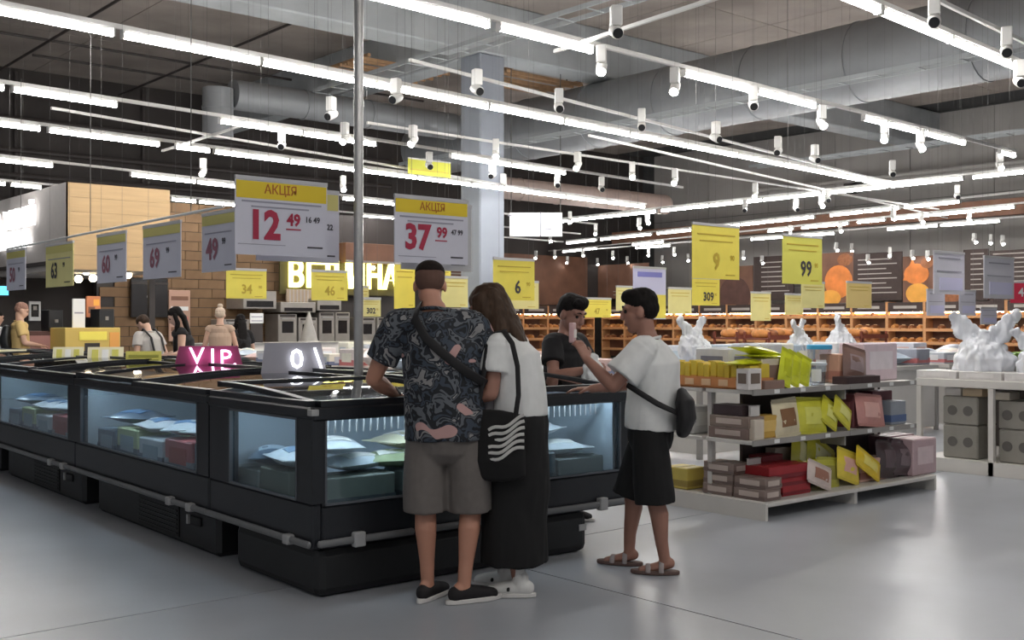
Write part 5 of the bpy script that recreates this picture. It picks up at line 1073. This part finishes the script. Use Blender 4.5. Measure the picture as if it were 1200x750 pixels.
def pb(name, lab, cat, q, Y, depth, mt, parts=(), foot=None):
    """box whose front lies on plane y=Y, outlined by pixels q; parts = (name, u0,u1,v0,v1, proud, material)"""
    px0, px1, y0, y1 = q; A = at(px0, 0, d=at_y(px0, Y)); B = at(px1, 0, d=at_y(px1, Y)); d = at_y((px0 + px1) / 2, Y); w = B.x - A.x; z0, z1 = zpix(y1, d), zpix(y0, d); h = z1 - z0
    t = thing(name, lab, cat, (A.x, Y, z0)); MB().box(0, w, 0, depth, 0, h).build('body', mt, t, bevel=min(.01, h * .05))
    if foot: MB().box(.02, w - .02, .03, depth - .02, foot - z0, 0).build('base_block', M_kdark, t)
    for n, u0, u1, v0, v1, pr, m in parts: MB().box(w * u0, w * u1, -pr, 0, h * v0, h * v1).build(n, m, t)
    return t
M_ss = mat('kitchen_steel', srgb(150, 144, 138), .4, metal=.4, var=.05); M_gl = mat('oven_glass_dark', srgb(30, 26, 26), .2)
pb('menu_screen', 'black wall cabinet above the shoppers on the left', 'cabinet', (154, 197, 326, 372), 21.85, .1, M_gl, [('edge_strip', 0, 1, .84, .9, .01, M_kdark), ('white_mark', .42, .52, .5, .56, .01, M_white)])  # small white rectangle set on the black front
pb('menu_board', 'peach menu board right of the black cabinet', 'poster', (198, 223, 340, 400), 21.85, .05, mat('peach_board', srgb(176, 140, 122), .7), [('printed_line', .1, .9, .2 + .2 * k, .28 + .2 * k, .006, [M_boardb, mat('salmon_print', srgb(206, 120, 110), .7), M_white][k % 3]) for k in range(4)])
for i, (q, lab) in enumerate([((285, 324, 341, 362), 'grey extractor hood over the left of the deli counter'), ((329, 370, 354, 366), 'grey extractor hood in the middle of the deli'), ((372, 400, 350, 364), 'dark hood beside the pole')]):
    pb('extractor_hood', lab, 'hood', q, 21.2, .79, M_ss, [('dark_slot', .1, .9, .1, .45, .01, M_gl)])
for i, (q, lab) in enumerate([((262, 292, 374, 402), 'dark low oven at the left of the deli'), ((326, 348, 368, 402), 'steel oven left of the conical hat display'), ((350, 372, 372, 404), 'steel oven with a dark window'), ((374, 392, 366, 404), 'plain grey fridge left of the pole'), ((393, 410, 366, 404), 'plain grey fridge right beside the pole'), ((418, 440, 372, 402), 'brown-lit oven right of the pole'), ((442, 462, 372, 402), 'pale oven beside the man')]):
    pb('deli_oven', lab, 'oven', q, 21.3, .6, M_ss, [('oven_window', .2, .8, .35, .75, .01, M_gl), ('oven_handle', .15, .85, .82, .86, .04, M_steel), ('control_strip', .1, .9, .9, .97, .01, M_kdark)], foot=.001)
pb('deli_counter', 'long pale deli counter in front of the ovens', 'counter', (238, 500, 401, 440), 19.5, .8, mat('counter_pale', srgb(196, 190, 186), .5), [('counter_edge', 0, 1, .94, 1, .03, M_steel)] + [('front_panel', .02 + .14 * k, .15 + .14 * k, .1, .85, .012, M_shelf) for k in range(7)], foot=.001)
pb('striped_panel', 'beige striped panel under the glowing yellow letters', 'panel', (336, 366, 339, 354), 21.6, .05, mat('beige_panel', srgb(170, 150, 130), .7), [('stripe', .1 + .14 * k, .15 + .14 * k, 0, 1, .006, M_chalk) for k in range(6)])
lb = pb('lit_sign', 'glowing yellow lettering on the dark deli fascia', 'sign', (328, 468, 305, 346), 21.7, .06, mat('olive_fascia', srgb(74, 66, 30), .7))
dl = at_y(400, 21.7); Lw = at(457, 0, d=at_y(457, 21.7)).x - at(343, 0, d=at_y(343, 21.7)).x; M_yneon = mat('yellow_letters_lit', (1, .95, .3), .5, emit=3.2, ecol=(1, .93, .28))
for tx, u in zip('ВЕТЧИНА', (.085, .22, .34, .46, .58, .735, .88)):
    m = text_mesh(tx, .82, M_yneon, .03, .02, squeeze=.8); w_ = at(468, 0, d=at_y(468, 21.7)).x - at(328, 0, d=at_y(328, 21.7)).x
    o = link('lit_lettering', m, lb); upright(o, (w_ * (u + .03), -.06, .42), 0)
pb('timber_canopy', 'brown timber canopy above the glowing yellow letters', 'canopy', (405, 484, 286, 309), 21.5, 1.2, M_boardb, [('canopy_edge', 0, 1, 0, .12, .02, M_ss)])
for i, px in enumerate((437, 459)):
    p = at(px, 314 - 3 * i, d=at_y(px, 21.62)); b_ = thing('pendant_bulb', ['warm bulb under the timber canopy, left', 'warm bulb under the timber canopy, right'][i], 'lamp', p); MB().ball((0, 0, 0), .06, 10).build('globe', MATS['warm_bulb'], b_, smooth='all'); MB().box(-.005, .005, -.005, .005, .05, .16).build('cord', M_black, b_)
cn = at(362, 404, d=at_y(362, 19.9)); cn.z = zpix(401, at_y(369, 19.5)); t = thing('paper_cone', 'tall grey paper cone standing on the deli counter', 'cone', (cn.x, cn.y, cn.z)); MB().lathe([(.2, 0), (.16, .12), (.02, .62)], 16).build('cone_shell', hexmat((150, 146, 140)), t, smooth=True); MB().lathe([(.22, 0), (.22, .02)], 16).build('cone_rim', M_shelf, t)
pb('order_note', 'white order sheet hanging over the deli counter', 'paper', (293, 309, 367, 379), 19.9, .02, M_white, [('printed_line', .1, .9, .2, .3, .004, M_inkl), ('printed_line', .1, .9, .6, .7, .004, M_inkl)], foot=zpix(401, at_y(369, 19.5)))
# kiosk counter things
pb('kiosk_counter', 'yellow-lit bakery counter below the kiosk header', 'counter', (76, 141, 384, 440), 17.6, .7, mat('mustard_lit_panel', srgb(206, 176, 92), .6), [('dark_niche', .35, .62, .35, .68, .01, M_kdark), ('yellow_label', .25, .75, .74, .92, .012, M_cardy), ('painted_side_glow', .8, .98, .3, .9, .012, mat('orange_glow_panel', srgb(226, 160, 80), .6))], foot=.001)  # yellowish lighting of the cabinet and its side glow put into the colours
pb('kiosk_counter', 'dark bakery counter with pink cakes at far left', 'counter', (30, 74, 388, 440), 18.95, .7, mat('cake_case', srgb(88, 56, 50), .5), [('glass_front', .05, .95, .4, .9, .01, mat('case_pink', srgb(176, 130, 124), .3))], foot=.001)
pb('paper_sign', 'white paper sign standing on the yellow kiosk counter', 'sign', (85, 100, 350, 385), 18.0, .03, M_white, [('printed_line', .15, .85, .5, .55, .004, M_inkl)])
pb('food_picture', 'small orange food picture beside the white paper sign', 'poster', (101, 118, 347, 372), 18.6, .03, mat('orange_picture', srgb(206, 128, 84), .6), [('picture_detail', .15, .6, .2, .5, .004, M_boardb), ('picture_detail', .5, .9, .55, .85, .004, M_breadp2)])
pb('framed_photo', 'white framed black picture behind the man in yellow', 'picture', (34, 48, 353, 376), 22.4, .04, M_white, [('photo', .18, .82, .2, .85, .005, M_gl), ('pale_spot', .35, .65, .55, .75, .007, M_chalk)])
pb('coffee_machine', 'black coffee machine on the kiosk counter', 'machine', (57, 74, 363, 388), 18.9, .4, M_black, [('drip_tray', .1, .9, .05, .15, .03, M_ss), ('spout', .4, .6, .4, .55, .05, M_ss)])
pb('coffee_machine', 'black round-topped machine right of the orange picture', 'machine', (116, 134, 362, 384), 18.0, .4, M_black, [('dial', .4, .6, .4, .6, .02, M_ss), ('lid_rim', .05, .95, .9, .96, .01, M_kdark)])
pb('blue_screen', 'small glowing blue screen at the left edge', 'screen', (-14, 11, 334, 347), 21.5, .06, M_kdark, [('lit_panel', .05, .95, .1, .9, .006, mat('screen_blue', (.1, .5, .9), .4, emit=1.6, ecol=(.1, .55, 1)))])
# lit white sign beside the column
ws = at(628, 263, d=26.5); t = thing('lit_sign', 'large overexposed white lit sign right of the column', 'sign', ws, -YAW); w, h = 62 * 26.5 / F, 28 * 26.5 / F
MB().box(-w / 2, w / 2, 0, .12, -h / 2, h / 2).build('sign_case', M_white, t); MB().box(-w / 2 + .03, w / 2 - .03, -.01, 0, -h / 2 + .03, h / 2 - .03).build('lit_face', mat('sign_face_lit', (1, 1, 1), .5, emit=2.5), t)
for x0, x1, z0, z1 in ((-.68, -.45, .2, .23), (-.47, -.44, -.1, .22), (.1, .13, -.3, .3), (.4, .43, -.1, .2), (.2, .4, -.13, -.1)): MB().box(x0, x1, -.02, -.01, z0, z1).build('printed_line', M_inkl, t)
for s in (-.6, .6): MB().box(s - .01, s + .01, .05, .07, h / 2, CEIL - ws.z).build('hanger_rod', M_wire, t)

# ------------------------------------------------------------------ shoppers in the background
def stand(P, **k):
    base = dict(elL=(-.25, .05, 1.12), wrL=(-.18, .28, 1.06), elR=(.25, .05, 1.12), wrR=(.18, .28, 1.08), knL=(-.1, .02, .49), anL=(-.1, -.02, .085), knR=(.1, .02, .49), anR=(.11, -.02, .085)); base.update(k); return base
def bystander(lab, px, d, rz, h, top, bottom, hair, hem=.85, head=(.2, 0, 0), skin=M_skin3, longhair=0, tank=False, extra=None, **k):
    P = stand({}, skin=skin, hair_mat=hair, head=head, **k); p = at(px, 700, d=d); p.z = 0
    t = person(lab, p, -YAW + rz, h, P, .016); short_hair(P, 1.0)
    tee(P, top, hem, .19, .14, .12 if tank else .6, .07, .075, 'top'); shorts(P, bottom, .12, .1, 'trousers')
    for q in 'LR': shoe(P, q, M_shoe, M_sole)
    if longhair:
        HM = P['_HM']; b = MB(); nk = P['_s'][3]
        b.sweep([HM @ V((0, -.05, .05)), HM @ V((0, -.08, -.06)), V((nk.x, nk.y - .09, nk.z - .08)), V((nk.x, nk.y - .12, nk.z - longhair))], [(.075, .05), (.085, .045), (.095, .04), (.06, .02)], side=(1, 0, 0), n=12)
        for e in (-1, 1): b.sweep([HM @ V((e * .07, 0, .03)), HM @ V((e * .08, .02, -.08)), V((e * .1 + nk.x, nk.y + .08, nk.z - longhair))], [.03, .035, .02], n=10)
        blob('long_hair', b, hair, t, .012, 2)
    return t, P
M_yel = mat('mustard_tee', srgb(206, 176, 116), .85); M_jean = mat('dark_denim', srgb(52, 54, 66), .85); M_beige = mat('beige_top', srgb(176, 150, 130), .85); M_pale = mat('pale_grey_top', srgb(186, 180, 174), .85)
t, P = bystander('bald man in a mustard tee with a dark backpack at the far left', 24, 17.6, -1.1, 1.80, M_yel, M_jean, mat('shaved_hair', srgb(150, 112, 96), .7), head=(.4, 0, 0))
MB().sweep([(0, -.19, 1.0), (0, -.22, 1.15), (0, -.2, 1.35)], [(.13, .07), (.15, .09), (.12, .06)], side=(1, 0, 0), n=14).build('backpack', M_black, t, smooth='all')
bystander('woman in a black sleeveless top with long dark hair beyond the island', 216, 14.0, 1.9, 1.70, M_blacktee, M_jean, M_hairb, head=(.55, 0, 0), longhair=.3, tank=True, spine=[(0, 0, .93), (0, .0, 1.08), (0, .01, 1.28), (0, .04, 1.45), (0, .11, 1.6)])
t, P = bystander('stooping shopper in a pale top with black straps beyond the island', 180, 14.8, 1.0, 1.66, M_pale, M_jean, M_hairbr, head=(.8, .2, 0), spine=[(0, 0, .93), (0, .02, 1.08), (0, .06, 1.27), (0, .13, 1.43), (0, .22, 1.54)])
for e in (-1, 1): MB().sweep([(e * .09, .2, 1.3), (e * .1, .1, 1.475), (e * .09, -.06, 1.35), (e * .09, -.13, 1.15)], [(.02, .006)] * 4, side=(1, 0, 0), n=6).build('pack_strap', M_strap, t, smooth='all')
t, P = bystander('woman with a pale hair bun and bare shoulders seen from behind', 258, 17.5, .2, 1.72, M_beige, M_jean, mat('hair_ash', srgb(190, 170, 150), .6), head=(.1, 0, 0), tank=True)
MB().ball(P['_HM'] @ V((0, -.04, .15)), (.045, .045, .04), 12).build('hair_bun', MATS['hair_ash'], t, smooth='all')
bystander('dark-haired shopper partly hidden beside the woman with the bun', 282, 18.3, .6, 1.62, M_blacktee, M_jean, M_hairb, head=(.2, 0, 0), longhair=.35)
bystander('shopper in a white top cut by the left edge', -4, 18.2, -.6, 1.68, M_tee, M_jean, M_hairb)
rb = thing('wall_poster', 'wide brown board above the racks on the rear wall', 'poster', (24.2, 32.62, 2.2)); MB().box(0, 8, 0, .06, 0, 2.0).build('board', M_boardb, rb)
for k in range(4): MB().box(.6, 3.4 - .3 * k, -.008, 0, .4 + .35 * k, .46 + .35 * k).build('printed_line', M_chalk, rb)
bpy.data.scenes.remove(WS)
